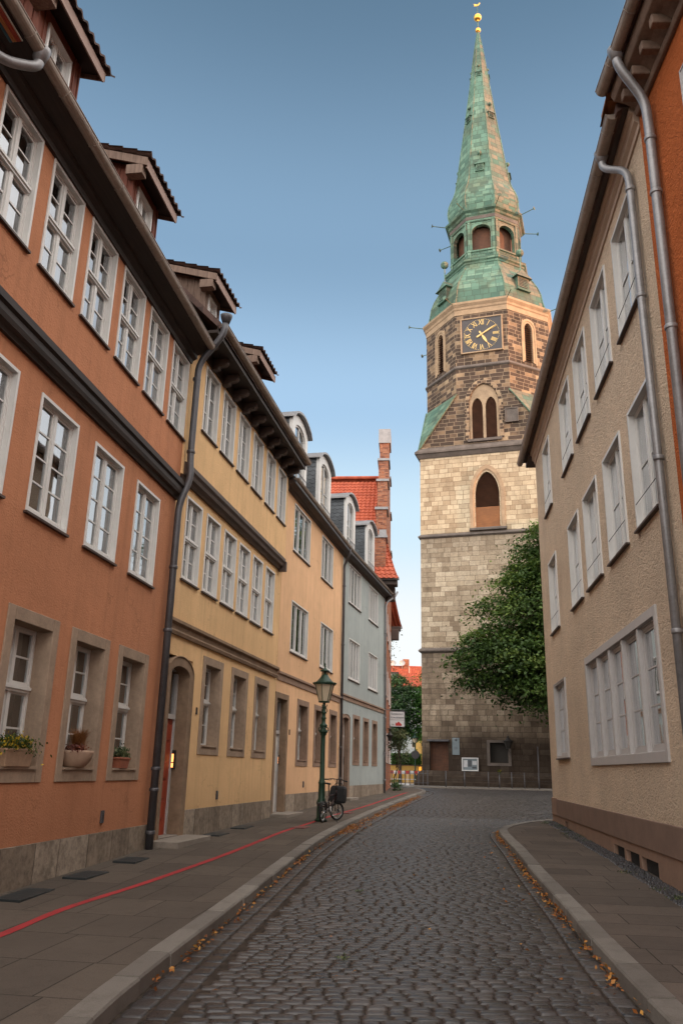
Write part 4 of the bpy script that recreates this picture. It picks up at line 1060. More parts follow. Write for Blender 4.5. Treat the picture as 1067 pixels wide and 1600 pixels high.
b = MB(); b.extr([(-.03, 11.1), (-.09, 11.1), (-.12, 11.17), (-.09, 11.22), (-.16, 11.28), (-.24, 11.33), (-.40, 11.38), (-.44, 11.46), (-.44, 11.58), (-.03, 11.58)][::-1], 0.05, L)
k = .25
while k < L: b.box(k, k + .12, -.36, -.10, 11.18, 11.33); k += .42
b.build('cornice', M['brownstone'], OR2, bevel=.01)
gutter(OR2, 0.0, L, -.55, 11.62, .095)
roof_saddle(OR2, 0, L, -.5, 11.68, R(42), 9, M['tile_dark'], gable=M['orange2'])
floors(OR2, 0, L, 8.9, [4.2, 7.4, 11.0], -.2)
b = MB(); b.box(0.02, L, -.07, .05, -.4, .8); b.build('plinth', M['plinthpaint'], OR2)
downpipe(OR2, [(.75, -.55, 11.56), (.75, -.55, 11.36), (.62, -.16, 10.85), (.60, -.14, 10.3), (.60, -.14, .2)], .068, collars=[(.6, -.14, 10.2), (.6, -.14, 9.3), (.6, -.14, 7.2), (.6, -.14, 4.2)], rr=.2, hopper=(.75, -.55, 11.62))

# ------------------------------------------------------------------ ground, road, pavements, kerbs
def strip(name, ys, xl, xr, dz, mat, nx=6, kind='structure'):
    v = []; f = []
    for y in ys:
        a, c = xl(y), xr(y)
        for i in range(nx + 1): v.append((a + (c - a) * i / nx, y, float(Z(y)) + dz))
    n = nx + 1
    for j in range(len(ys) - 1):
        for i in range(nx): f.append((j * n + i, j * n + i + 1, (j + 1) * n + i + 1, (j + 1) * n + i))
    b = MB().add(v, f); return struct(b.build(name, mat), kind)
GY = sorted(set(list(np.arange(-60, 120, 2.)) + [150, 200, 300, 500, 800, 1500, 2500]))
strip('ground', GY, lambda y: -1500, lambda y: 1500, -.06, M['asphalt'], 20)
LK = np.array([(-1.52, 2), (-1.49, 5.8), (-1.40, 7.2), (-1.28, 8.5), (-.91, 12.0), (-.35, 17.0), (.34, 21.9), (.65, 23.6), (1.63, 28.8), (3.28, 37.1), (4.55, 44.0), (4.95, 48.0), (5.0, 52.0)])
RK = np.array([(1.9, 2), (2.24, 6.07), (2.33, 7.1), (2.5, 8.7), (2.72, 10.5), (3.08, 13.9), (3.45, 17.), (3.84, 20.4), (4.15, 21.7), (4.73, 23.0), (5.45, 24.1), (6.29, 25.03), (7.6, 25.6), (12., 26.3), (30., 29.)])
def sm_path(P, step=.25):
    P = smooth_path([(x, y, 0) for x, y in P], 12); P = np.array([(p.x, p.y) for p in P])
    d = np.concatenate([[0], np.cumsum(np.hypot(*np.diff(P, axis=0).T))]); t = np.arange(0, d[-1], step)
    return np.stack([np.interp(t, d, P[:, 0]), np.interp(t, d, P[:, 1])], 1)
LP, RP = sm_path(LK), sm_path(RK)
xLk = lambda y: float(np.interp(y, LP[:, 1], LP[:, 0])); xRk = lambda y: float(np.interp(y, RP[:, 1], RP[:, 0]))
WL = [(-60, -14.), (-3.926 - .1422 * 9, 1.6), (-3.926, 10.616), (-3.259, 15.31), (-1.712, 23.425), (.114, 31.711), (2.264, 40.05), (3.45, 53.0), (3.6, 56)]
xW = lambda y: float(np.interp(y, [p[1] for p in WL], [p[0] for p in WL]))
def xRoadR(y): return xRk(y) if y < 25.0 else float(np.interp(y, [25.0, 25.6, 26.3, 29], [6.3, 7.6, 12, 22]))
ysr = list(np.arange(1, 25, .8)) + list(np.arange(25, 70, 1.5))
strip('road', ysr, lambda y: min(xLk(y), 5.0) - .1, lambda y: xRoadR(y) + .1 if y < 25 else 24., .001, M['mortar'], 4)
strip('pavement_left', list(np.arange(1, 54, .8)), lambda y: xW(y) - .5, lambda y: xLk(y) - .16, .118, M['pave_l'], 5)
# right pavement: between kerb path and house wall
v = []; f = []
wallx = lambda y: 6.102 - (24.299 - y) * .1199 + .3 if y > 10 else 4.4 - (10 - y) * .04 + .3
rp2 = [p for p in RP if p[0] < 8.5]
for (x, y) in rp2:
    xe = wallx(y) if y < 24.2 else 8.6
    for i in range(5): v.append((x + .14 + (max(xe, x + .2) - x - .14) * i / 4, y - (.1 if y > 24 else 0), float(Z(y)) + .118))
for j in range(len(rp2) - 1):
    for i in range(4): f.append((j * 5 + i, j * 5 + i + 1, (j + 1) * 5 + i + 1, (j + 1) * 5 + i))
struct(MB().add(v, f).build('pavement_right', M['pave_r']))
strip('square_paving', list(np.arange(46, 84, 2.)), lambda y: 2.0 if y < 53 else -20., lambda y: xLk(min(y, 52)) - .1 if y < 53 else 40. if y > 67.2 else 5.2, .012, M['asphalt'], 10)
# kerb stones
def kerb(name, P, side, ln=.95, wd=.20, h=.125, stop=None):
    b = MB(); d = np.concatenate([[0], np.cumsum(np.hypot(*np.diff(P, axis=0).T))]); t = 0.
    while t < d[-1] - .2:
        l = ln * random.uniform(.85, 1.15); e = min(t + l, d[-1])
        ns = 5; pts = []
        for k in range(ns + 1):
            q = t + .006 + (e - t - .012) * k / ns; x, y = np.interp(q, d, P[:, 0]), np.interp(q, d, P[:, 1])
            x2, y2 = np.interp(q + .05, d, P[:, 0]), np.interp(q + .05, d, P[:, 1]); x1, y1 = np.interp(q - .05, d, P[:, 0]), np.interp(q - .05, d, P[:, 1])
            tx, ty = x2 - x1, y2 - y1; m = math.hypot(tx, ty); nx, ny = -ty / m * side, tx / m * side
            pts.append((x, y, nx, ny))
        dz = random.uniform(-.006, .006); do = random.uniform(-.006, .006)
        rings = []
        for (x, y, nx, ny) in pts:
            z = float(Z(y)); 
            prof = [(do - .012, -.08), (do, h + dz - .018), (do + .014, h + dz), (wd, h + dz + .002), (wd, -.08)]
            rings.append([(x + nx * a, y + ny * a, z + c) for a, c in prof])
        b.loft(rings); t = e
    return struct(b.build(name, M['kerb']))
kerb('kerb_left', LP, 1); kerb('kerb_right', RP, -1)

# ---- setts as real stones
def sett_template(n, flat=7.):
    g = np.array([-1, -.90, -.62, 0, .62, .90, 1]) if n == 7 else np.linspace(-1, 1, n); X, Y = np.meshgrid(g, g); ex = 5.
    sx = X * (1 - .05 * np.abs(Y) ** 4); sy = Y * (1 - .09 * np.abs(X) ** 4)
    zz = np.clip((1 - np.abs(X) ** flat) * (1 - np.abs(Y) ** flat), 0, 1) ** .4
    V = np.stack([sx.ravel(), sy.ravel(), zz.ravel()], 1)
    F = [(j * n + i, j * n + i + 1, (j + 1) * n + i + 1, (j + 1) * n + i) for j in range(n - 1) for i in range(n - 1)]
    return V, np.array(F)
def build_setts(name, items, n, mat):
    """items: cx, cy, hw, hh, rot, height, tiltx, tilty"""
    it = np.array(items); V, F = sett_template(n); N = len(it); m = len(V)
    jx = V[None, :, 0] * it[:, 2:3]; jy = V[None, :, 1] * it[:, 3:4]
    sk = RNG.uniform(-.10, .10, (N, 1)); jx = jx + jy * sk
    c, s = np.cos(it[:, 4:5]), np.sin(it[:, 4:5])
    x = it[:, 0:1] + jx * c - jy * s; y = it[:, 1:2] + jx * s + jy * c
    z = Z(y) - .004 + V[None, :, 2] * it[:, 5:6] + jx * it[:, 6:7] + jy * it[:, 7:8]
    co = np.stack([x, y, z], 2).reshape(-1)
    faces = (F[None] + (np.arange(N) * m)[:, None, None]).reshape(-1)
    me = bpy.data.meshes.new(name); nf = N * len(F)
    me.vertices.add(N * m); me.vertices.foreach_set('co', co); me.loops.add(nf * 4); me.loops.foreach_set('vertex_index', faces)
    me.polygons.add(nf); me.polygons.foreach_set('loop_start', np.arange(nf) * 4); me.polygons.foreach_set('loop_total', np.full(nf, 4))
    me.polygons.foreach_set('use_smooth', np.ones(nf, bool)); me.update(calc_edges=True)
    a = me.attributes.new('rnd', 'FLOAT', 'POINT'); a.data.foreach_set('value', np.repeat(RNG.random(N), m)); me.materials.append(mat)
    return struct(link(name, me, None))
near, far = [], []
y = 3.6
while y < 66.6:
    dy = RNG.uniform(.105, .135) if y < 26 else RNG.uniform(.13, .16)
    xl = xLk(y) if y < 50 else 5.0; xr = xRoadR(y) if y < 29 else min(22., 12 + (y - 29) * .3 + 2)
    x = xl + .40 + RNG.uniform(0, .1); lim = xr - (.40 if y < 24 else 0)
    while x < lim:
        wdt = RNG.uniform(.12, .22) if y < 26 else RNG.uniform(.16, .26)
        bow = .02 * math.sin(x * 1.7 + y * .3) + .012 * math.sin(x * 4.1 + y) + .012 * (x - 1)
        it = (x + wdt / 2, y + bow + RNG.uniform(-.006, .006), wdt / 2 - .0005 - RNG.uniform(0, .0025), dy / 2 - .001 - RNG.uniform(0, .0035), RNG.uniform(-.035, .035) + .01, RNG.uniform(.016, .023), RNG.uniform(-.03, .03), RNG.uniform(-.06, .03))
        (near if y < 26 else far).append(it); x += wdt
    y += dy
for P, side in ((LP, -1), (RP, 1)):          # two courses of larger stones along each kerb
    d = np.concatenate([[0], np.cumsum(np.hypot(*np.diff(P, axis=0).T))])
    for r in range(2):
        t = 1.5 + .1 * r
        while t < min(d[-1], 46 if side < 0 else 26.5):
            l = RNG.uniform(.2, .3); q = t + l / 2; x, yy = np.interp(q, d, P[:, 0]), np.interp(q, d, P[:, 1])
            x1, y1 = np.interp(q - .1, d, P[:, 0]), np.interp(q - .1, d, P[:, 1]); x2, y2 = np.interp(q + .1, d, P[:, 0]), np.interp(q + .1, d, P[:, 1])
            a = math.atan2(y2 - y1, x2 - x1); nx, ny = -math.sin(a) * -side * -1, math.cos(a) * -side * -1
            o_ = .115 + r * .185
            near.append((x + nx * o_, yy + ny * o_, l / 2 - .006, .085, a, .018, RNG.uniform(-.02, .02), RNG.uniform(-.03, .03))); t += l
build_setts('road_setts_near', near, 7, M['sett']); build_setts('road_setts_far', far, 4, M['sett'])

# ---- red line painted along the pavement
rl = sm_path(np.array([(-3.35, 6.0), (-3.02, 8.3), (-2.86, 9.8), (-2.37, 11.9), (-1.79, 14.7), (-1.45, 16.8), (-1.12, 19.), (-.66, 21.3), (-.02, 24.6), (.9, 28.4), (1.9, 33.2), (3.5, 41.6)]), .3)
b = MB(); v = []
for i in range(len(rl)):
    t_ = rl[min(i + 1, len(rl) - 1)] - rl[max(i - 1, 0)]; t_ /= np.hypot(*t_); w2_ = .052 + .004 * math.sin(i * 1.7)
    for s_ in (-1, 1): v.append((rl[i][0] - t_[1] * w2_ * s_, rl[i][1] + t_[0] * w2_ * s_, float(Z(rl[i][1])) + .1225))
b.add(v, [(2 * i + 1, 2 * i, 2 * i + 2, 2 * i + 3) for i in range(len(rl) - 1)])
struct(b.build('red_line_marking', M['redline']))
# ---- cellar covers beside the walls
cq = [[(-3.80, 10.1), (-3.72, 11.0), (-3.38, 10.95), (-3.47, 10.02)], [(-3.57, 11.80), (-3.46, 12.52), (-3.12, 12.46), (-3.24, 11.72)], [(-3.33, 13.42), (-3.25, 14.1), (-2.90, 14.02), (-2.97, 13.34)],
      [(-2.62, 17.75), (-2.50, 18.5), (-2.18, 18.42), (-2.30, 17.66)], [(-2.30, 19.5), (-2.14, 20.4), (-1.84, 20.3), (-1.98, 19.42)]]
cl = ['dark iron cellar cover at the foot of the orange wall, nearest to the camera', 'dark iron cellar cover by the orange wall between two others', 'dark iron cellar cover near the foot of the big downpipe of the orange house',
      'dark iron cellar cover beside the yellow wall, first after the arched door', 'dark iron cellar cover beside the yellow wall, just before the white door step']
for q_, lb in zip(cq, cl):
    b = MB(); zc = max(float(Z(p[1])) for p in q_) + .122
    b.zprism([(x, y_) for x, y_ in q_][::-1], zc - .03, zc + .006)
    tag(b.build('cellar_cover', M['cover'], bevel=.004), lb, 'cellar cover', 'cellar covers along the left wall')
for (x, y_, ang, lb) in ((-.78, 20.3, 78, 'square access cover with faded red paint beside the red line before the lamp post'), (.35, 25.6, 75, 'square access cover with faded red paint just past the bicycle')):
    b = MB(); b.obox((x, y_, float(Z(y_)) + .121), .62, .34, .012, R(ang)); b.obox((x, y_, float(Z(y_)) + .128), .54, .27, .006, R(ang))
    tag(b.build('access_cover', m_plain('red_worn_cover' , (.14, .045, .04), .8, 0, .5, 6., .3, 60.) if x < 0 else bpy.data.materials['red_worn_cover'], bevel=.003), lb, 'access cover')

# ------------------------------------------------------------------ leaf clouds
def leaf_mesh(name, P, N_, size, mat, parent=None, rnd=None, aspect=.55, loc=None):
    """one small folded leaf at each point; N_ are facing directions"""
    n = len(P); N_ = N_ / (np.linalg.norm(N_, axis=1, keepdims=True) + 1e-9)
    a = np.cross(N_, RNG.normal(size=(n, 3))); a /= np.linalg.norm(a, axis=1, keepdims=True) + 1e-9; c = np.cross(N_, a)
    s = (size * RNG.uniform(.6, 1.3, n))[:, None]
    V = np.stack([P - a * s, P + c * s * aspect + N_ * s * .18, P + a * s, P - c * s * aspect + N_ * s * .18], 1)
    me = bpy.data.meshes.new(name); me.vertices.add(4 * n); me.vertices.foreach_set('co', V.reshape(-1)); me.loops.add(4 * n); me.loops.foreach_set('vertex_index', np.arange(4 * n))
    me.polygons.add(n); me.polygons.foreach_set('loop_start', np.arange(n) * 4); me.polygons.foreach_set('loop_total', np.full(n, 4)); me.update(calc_edges=True)
    rnd = RNG.random(n) if rnd is None else rnd
    at = me.attributes.new('rnd', 'FLOAT', 'POINT'); at.data.foreach_set('value', np.repeat(rnd, 4)); me.materials.append(mat)
    return link(name, me, None, parent, loc)
def crown_points(center, rad, nclump, per, clump, flat=.32, surf=.72, bottom=-.9, bumps=5):
    """clumps of leaves through an uneven ellipsoid, drooping sprays at the rim"""
    c = np.array(center); rad = np.array(rad); P = []; D = []; Rn = []
    bd = RNG.normal(size=(bumps, 3)); bd /= np.linalg.norm(bd, axis=1, keepdims=True); ba = RNG.uniform(-.35, .28, bumps)
    for k in range(nclump):
        d = RNG.normal(size=3); d /= np.linalg.norm(d)
        if d[2] < bottom: d[2] = bottom
        m = 1 + sum(a * max(0, d.dot(q)) ** 3 for a, q in zip(ba, bd))
        r = (surf + (1 - surf) * RNG.random() ** .7) if RNG.random() < .8 else RNG.uniform(.3, surf)
        cc = c + d * rad * r * m; cs = clump * RNG.uniform(.6, 1.35)
        q = RNG.normal(size=(per, 3)) * np.array([cs, cs, cs * flat]) * .5
        q[:, 2] -= .25 * np.hypot(q[:, 0], q[:, 1]) ** 2 / cs
        P.append(cc + q); nn = RNG.normal(size=(per, 3)) * .55 + np.array([0, 0, .8]) + d * .45; D.append(nn)
        Rn.append(np.clip(RNG.normal(RNG.uniform(.1, .85), .16, per) + .15 * d[2], 0, 1))
    return np.concatenate(P), np.concatenate(D), np.concatenate(Rn)
def trunk_mesh(base, top, r0, r1, limbs, parent, mat='bark', seed=1):
    rr = random.Random(seed); b = MB(); base, top = Vector(base), Vector(top); n = 7; path = []; rad = []
    for k in range(n):
        t = k / (n - 1); p = base.lerp(top, t) + Vector((rr.uniform(-.12, .12), rr.uniform(-.12, .12), 0)) * (1 if 0 < k < n - 1 else 0)
        path.append(p); rad.append(r0 * (1 - t) + r1 * t if k else r0 * 1.35)
    b.tube(path, rad, 10)
    for e in limbs:
        e = Vector(e); t = rr.uniform(.45, .9); s = base.lerp(top, t); mid = s.lerp(e, .5) + Vector((0, 0, (e - s).length * .12)); r = r0 * (1 - t) * .6 + r1
        b.tube([s, s.lerp(mid, .5), mid, mid.lerp(e, .5) + Vector((rr.uniform(-.2, .2), rr.uniform(-.2, .2), 0)), e], [r, r * .8, r * .6, r * .4, r * .15], 7)
    return b.build('trunk', M[mat], parent, True)
def tree(name, label, base, h, crowns, leafsz, mat, group=None, trunk_r=.22, nl=9, seed=1, cat='tree'):
    t = thing(name, label, cat, base, 0, group)
    limbs = []; Ps, Ds, Rs = [], [], []
    for (c, r, ncl, per, cl) in crowns:
        p, d, q = crown_points(c, r, ncl, per, cl); Ps.append(p); Ds.append(d); Rs.append(q)
        for k in range(nl): 
            dd = RNG.normal(size=3); dd /= np.linalg.norm(dd); limbs.append(tuple(np.array(c) + dd * np.array(r) * .75))
    trunk_mesh((0, 0, -.3), (crowns[0][0][0] * .6, crowns[0][0][1] * .6, h * .82), trunk_r, trunk_r * .25, limbs, t, seed=seed)
    leaf_mesh('crown', np.concatenate(Ps), np.concatenate(Ds), leafsz, M[mat], t, np.concatenate(Rs))
    return t

# fallen leaves along the kerbs
def litter(P, side, t0, t1, n, spread, dens):
    d = np.concatenate([[0], np.cumsum(np.hypot(*np.diff(P, axis=0).T))]); pts = []
    cl = RNG.uniform(t0, t1, 60)
    for k in range(n):
        t = RNG.choice(cl) + RNG.normal() * .35 if RNG.random() < dens else RNG.uniform(t0, t1)
        t = min(max(t, t0), t1); x, yy = np.interp(t, d, P[:, 0]), np.interp(t, d, P[:, 1]); o_ = abs(RNG.normal()) * spread + .02
        pts.append((x + side * o_, yy, float(Z(yy)) + .024 + RNG.random() * .012 + max(0, .03 - o_ * .3)))
    return pts
pts = np.array(litter(LP, 1, 5., 20., 330, .05, .8) + litter(LP, 1, 18., 38., 1900, .16, .6) + litter(RP, -1, 4, 20.5, 620, .055, .93) + litter(RP, -1, 4, 20.5, 50, .5, .3) + [(RNG.uniform(-1, 3.4), RNG.uniform(5, 30), float(Z(10)) + .03) for k in range(45)])
pts[-45:, 2] = Z(pts[-45:, 1]) + .03
leaf_mesh('fallen_leaves', pts, RNG.normal(size=(len(pts), 3)) * .5 + np.array([0, 0, 1]), .024, M['autumn'])['kind'] = 'stuff'
# weeds and moss along the foot of the right wall and in joints
W_ = []
for k in range(22):
    yy = 24.2 - abs(RNG.normal()) * 6; 
    if yy < 8: continue
    xw = 6.102 - (24.299 - yy) * .1199; c_ = np.array([xw - RNG.uniform(.03, .35), yy, float(Z(yy)) + .12]); m = int(RNG.uniform(15, 90))
    W_.append(c_ + np.abs(RNG.normal(size=(m, 3))) * [.07, .10, .035] * RNG.choice([-1, 1], (m, 3)) * [1, 1, 0] + np.array([0, 0, 1]) * np.abs(RNG.normal(size=(m, 1))) * .022)
for (x, yy, m, s_) in ((4.35, 11.2, 160, .07), (4.5, 10.4, 120, .06), (.1, 8.2, 30, .03), (.35, 12, 25, .03), (-1.0, 14, 30, .03), (3.3, 44.5, 0, 0)):
    W_.append(np.array([x, yy, float(Z(yy)) + (.125 if x > 3 else .02)]) + RNG.normal(size=(m, 3)) * s_ * [1, 1, 0] + np.array([0, 0, 1]) * np.abs(RNG.normal(size=(m, 1))) * s_ * .4)
W_ = np.concatenate(W_)
leaf_mesh('weeds', W_, RNG.normal(size=(len(W_), 3)) + np.array([0, 0, .6]), .014, M['leaf3'])['kind'] = 'stuff'
# strip of small dark cobbles between slabs and right wall
near2 = []
for k in range(2400):
    yy = RNG.uniform(6, 24); xw = 6.102 - (24.299 - yy) * .1199; near2.append((xw - RNG.uniform(.0, .30), yy, .026, .026, RNG.uniform(0, 3), .03, RNG.uniform(-.2, .2), RNG.uniform(-.2, .2)))
o_ = build_setts('cobble_strip', near2, 4, M['sett']); o_.location.z = .118

# ------------------------------------------------------------------ church tower
TMP = dict(palA=[(0, (.12, .085, .06)), (.3, (.25, .19, .135)), (.65, (.37, .29, .21)), (1, (.46, .375, .28))],
           palB=[(0, (.15, .105, .07)), (.12, (.34, .26, .18)), (.5, (.50, .405, .29)), (1, (.62, .52, .39))],
           palC=[(0, (.15, .10, .065)), (.12, (.36, .26, .165)), (.5, (.53, .42, .285)), (1, (.66, .55, .39))],
           palD=[(0, (.030, .021, .017)), (.62, (.085, .056, .043)), (.72, (.22, .145, .09)), (.86, (.36, .25, .155)), (1, (.44, .32, .20))])
M['ashA'] = m_masonry('dark_lower_ashlar', .80, .44, TMP['palA'], (.10, .08, .06), .016, .95, [(6.8, 3.2, .88, (.018, .011, .008)), (9.3, 11.8, .35, (.07, .055, .045))], bump=.6, bigpal=.72, streak=.45, fine=.35)  # foot: soot stain, its colour darkened further for the tree's shade
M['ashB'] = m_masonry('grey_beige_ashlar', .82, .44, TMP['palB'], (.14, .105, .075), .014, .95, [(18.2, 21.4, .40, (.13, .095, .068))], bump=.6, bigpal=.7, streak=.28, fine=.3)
M['ashC'] = m_masonry('cream_ashlar', .88, .44, TMP['palC'], (.15, .10, .06), .016, .7, None, bump=.6, bigpal=.6, streak=.22, fine=.2)
M['ashD'] = m_masonry('sooty_sandstone', .80, .38, TMP['palD'], (.30, .225, .155), .022, .6, [(32.0, 30.2, .0, (.1, .1, .1))], bump=.6, bigpal=.62, streak=.18, fine=.25)
M['tstone'] = m_plain('tower_trim_stone', (.34, .24, .155), .85, 0, .3, 1.3, .4, 20., .2, .01)
M['tstone_dk'] = m_plain('sooty_trim_stone', (.12, .10, .088), .85, 0, .4, 1.3, .4, 20., .2, .01)
CT = thing('church_tower', 'tall stone church tower with clock, green copper onion lantern and needle spire', 'church tower', (14.88 - .15, 75.03 - .03, 0), R(-18))
Q = lambda k: Matrix.Rotation(R(45 * k), 4, 'Z')
def oct_r(rin): return rin / math.cos(PI / 8)
def square_tier(z0, z1, mat, holes=()):
    b = MB(); wall(b, -6, 6, z0, z1, holes, -6, .5)
    for k in (2, 4, 6):
        s_ = MB(); wall(s_, -6, 6, z0, z1, (), -6); b.xf(Q(k), s_)
    return b.build('wall', M[mat], CT)
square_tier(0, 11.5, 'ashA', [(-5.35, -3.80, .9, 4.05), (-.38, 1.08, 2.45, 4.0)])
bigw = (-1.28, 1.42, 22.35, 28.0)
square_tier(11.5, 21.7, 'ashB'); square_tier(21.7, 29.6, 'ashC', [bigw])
# big pointed window
b = MB(); o_ = arch_outline(.07, 2.14, 22.35, 25.3, 27.55, 16)
arch_infill(b, *bigw, o_, -6.0, -5.5); b.build('wall', M['ashC'], CT)
b = MB(); o1 = arch_outline(.07, 3.1, 22.3, 25.3, 28.2, 16); o2 = arch_outline(.07, 2.5, 22.3, 25.3, 27.8, 16)
arch_frame(b, o1, o2, -6.10, -5.98); arch_frame(b, o2, [(x * .999, z) for x, z in o_], -6.05, -5.9, -5.97)
b.build('window_moulding', M['tstone'], CT)
b = MB(); k = 22.4
while k < 27.4: b.extr([(-5.78, k), (-5.62, k + .10), (-5.60, k + .085), (-5.76, k - .015)][::-1], -1.3, 1.4); k += .105
b.box(-1.0, 1.14, -5.84, -5.70, 22.35, 24.3) if False else None
b.build('window_louvres', M['louvre'], CT)
b = MB(); b.box(-1.0, 1.14, -5.86, -5.80, 22.36, 24.25); b.build('lower_shutter', M['louvre_or'], CT)
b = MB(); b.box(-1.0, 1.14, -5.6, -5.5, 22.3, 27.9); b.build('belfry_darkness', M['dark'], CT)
b = MB(); b.extr([(-6.0, 22.0), (-6.28, 22.05), (-6.28, 22.2), (-6.0, 22.36)][::-1], -1.55, 1.7); b.build('window_sill', M['tstone_dk'], CT)
def sq_string(z, prof, mat):
    b = MB(); b.lathe([(r * math.sqrt(2), z + dz) for r, dz in prof], (0, 0, 0), 4, PI / 4); return b.build('string_course', M[mat], CT)
sq_string(11.5, [(5.9, -.12), (6.06, -.12), (6.22, .02), (6.22, .12), (6.0, .32), (5.9, .32)], 'tstone_dk')
sq_string(21.7, [(5.9, -.1), (6.06, -.1), (6.2, .0), (6.2, .1), (6.0, .28), (5.9, .28)], 'tstone_dk')
sq_string(29.6, [(5.9, -.32), (6.08, -.32), (6.3, .02), (6.42, .08), (6.42, .26), (6.02, .72), (5.8, .72)], 'tstone_dk')
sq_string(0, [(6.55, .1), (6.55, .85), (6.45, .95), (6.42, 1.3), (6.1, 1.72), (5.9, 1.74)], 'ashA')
# door and recess low on the tower
b = MB(); b.box(-5.35, -3.80, -5.62, -5.55, .9, 4.05)
for k in range(8): b.box(-5.33 + k * .19, -5.18 + k * .19, -5.65, -5.62, .95, 4.0)
b.build('tower_door', M['louvre'], CT)
b = MB(); b.box(-5.5, -3.65, -6.45, -5.9, 4.05, 4.2); b.build('door_canopy', M['zinc_dark'], CT)
b = MB(); b.box(-.38, 1.08, -5.6, -5.5, 2.45, 4.0); b.build('blind_recess', M['dark'], CT)
b = MB(); ringbox(b, -.62, 1.32, 2.2, 4.2, .24, -6.05, -5.9, .22, .2); b.build('recess_frame', M['tstone_dk'], CT)
# belfry octagon
def face_panel(k, holes, z0, z1, mat='ashD', y=-6.0, hw=2.485):
    s_ = MB(); wall(s_, -hw, hw, z0, z1, holes, y, .4 if holes else 0); b = MB(); b.xf(Q(k), s_); return b
tw = (-1.50, 1.56, 30.75, 36.35)
b = MB()
for k in range(8):
    hs = [tw] if k == 0 else ([(-.75, .75, 38.75, 43.2)] if k in (1, 7, 2, 6) else [])
    f_ = face_panel(k, hs, 30.2 if k % 2 == 0 else 30.2, 44.1); b.xf(Matrix.Identity(4), f_)
b.build('belfry_wall', M['ashD'], CT)
# stone tympanum with the twin lights
b = MB(); o_ = arch_outline(.03, 2.7, 30.75, 34.3, 36.3, 16); arch_infill(b, *tw, o_, -6.0, -5.6); b.build('belfry_wall', M['ashD'], CT)
b = MB()
for (xc) in (-.60, .66):
    i_ = arch_outline(xc, 1.0, 30.95, 33.9, 34.95, 14)
    arch_infill(b, xc - .63, xc + .63, 30.80, 35.1, i_, -5.86, -5.60)
n_ = len(b.v); t_ = arch_outline(.03, 2.7, 30.75, 34.3, 36.3, 16)
up_ = [p for p in t_ if p[1] > 35.08]; b.add([(x, -5.86, z) for x, z in [(-1.1, 35.1)] + up_ + [(1.17, 35.1)]], [tuple(range(len(up_) + 2))])
b.box(-1.33, -1.23, -5.86, -5.6, 30.8, 35.6); b.box(1.29, 1.40, -5.86, -5.6, 30.8, 35.6)
b.build('twin_window_tracery', M['tstone'], CT)
b = MB(); arch_frame(b, arch_outline(.03, 3.5, 30.7, 34.3, 36.85, 16), arch_outline(.03, 2.74, 30.7, 34.3, 36.35, 16), -6.06, -5.98); b.build('arch_voussoirs', m_masonry('sooty_voussoirs', .4, .30, TMP['palD'], (.3, .22, .15), .03, .3, None, bigpal=.9, streak=0), CT)
b = MB(); z = 31.0
while z < 34.8: b.extr([(-5.76, z), (-5.62, z + .11), (-5.60, z + .09), (-5.74, z - .02)][::-1], -1.2, 1.26); z += .11
b.build('window_louvres', M['louvre'], CT)
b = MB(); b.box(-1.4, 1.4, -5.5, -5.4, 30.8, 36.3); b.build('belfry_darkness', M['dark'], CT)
b = MB(); b.box(-1.5, 1.6, -6.2, -5.9, 30.5, 30.75); b.build('window_sill', M['tstone_dk'], CT)
for k in (1, 7, 2, 6):
    b1, b2, b3 = MB(), MB(), MB()
    s_ = MB(); i_ = arch_outline(0, .95, 38.85, 42.2, 42.95, 14, False); arch_infill(s_, -.75, .75, 38.75, 43.2, i_, -6.03, -5.6); arch_frame(s_, arch_outline(0, 1.75, 38.6, 42.3, 43.4, 14, False), arch_outline(0, 1.45, 38.6, 42.3, 43.15, 14, False), -6.08, -5.98); b1.xf(Q(k), s_)
    s_ = MB(); z = 38.95
    while z < 42.9: s_.extr([(-5.92, z), (-5.70, z + .16), (-5.68, z + .13), (-5.90, z - .03)][::-1], -.48, .48); z += .24
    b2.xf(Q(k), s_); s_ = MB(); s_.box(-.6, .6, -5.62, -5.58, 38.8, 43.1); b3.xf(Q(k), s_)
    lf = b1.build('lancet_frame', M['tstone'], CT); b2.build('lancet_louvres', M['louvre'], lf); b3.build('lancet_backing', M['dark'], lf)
# stone triangles and copper broaches in the four corners
for k in (0, 2, 4, 6):
    b = MB(); c_ = MB()
    for s_ in (-1, 1):
        q = MB().add([(s_ * 2.485, -6, 30.2), (s_ * 6, -6, 30.25), (s_ * 2.485, -6, 35.25)], [(0, 1, 2) if s_ > 0 else (2, 1, 0)]); b.xf(Q(k), q)
    q = MB(); T = [(-6.1, -6.1, 30.15), (-2.42, -6.1, 35.45), (-6.1, -2.42, 35.45), (-2.42, -5.9, 35.55), (-5.9, -2.42, 35.55)]
    q.add([T[0], T[1], T[2]], [(0, 1, 2)]); q.add([T[1], (-2.42, -6.1, 35.45), T[2], (-4.15, -4.15, 35.7)], [(0, 3, 2)])
    q.tube([T[0], T[1]], .09, 6); q.tube([T[0], T[2]], .09, 6)
    c_.xf(Q(k), q)
    b.build('corner_masonry', M['ashD'], CT); c_.build('copper_broach', M['copper'], CT)
def oct_part(name, prof, mat, smooth=False):
    b = MB(); b.lathe([(oct_r(r), z) for r, z in prof], (0, 0, 0), 8, PI / 8); return b.build(name, M[mat], CT, smooth)
oct_part('string_course', [(5.9, 38.0), (6.05, 38.0), (6.16, 38.1), (6.16, 38.2), (6.02, 38.4), (5.9, 38.4)], 'tstone_dk')
oct_part('cornice', [(5.9, 43.75), (6.04, 43.8), (6.04, 44.3), (6.12, 44.4), (6.15, 44.6), (6.34, 44.85), (6.36, 45.05), (6.0, 45.12), (5.5, 45.12)], 'tstone')
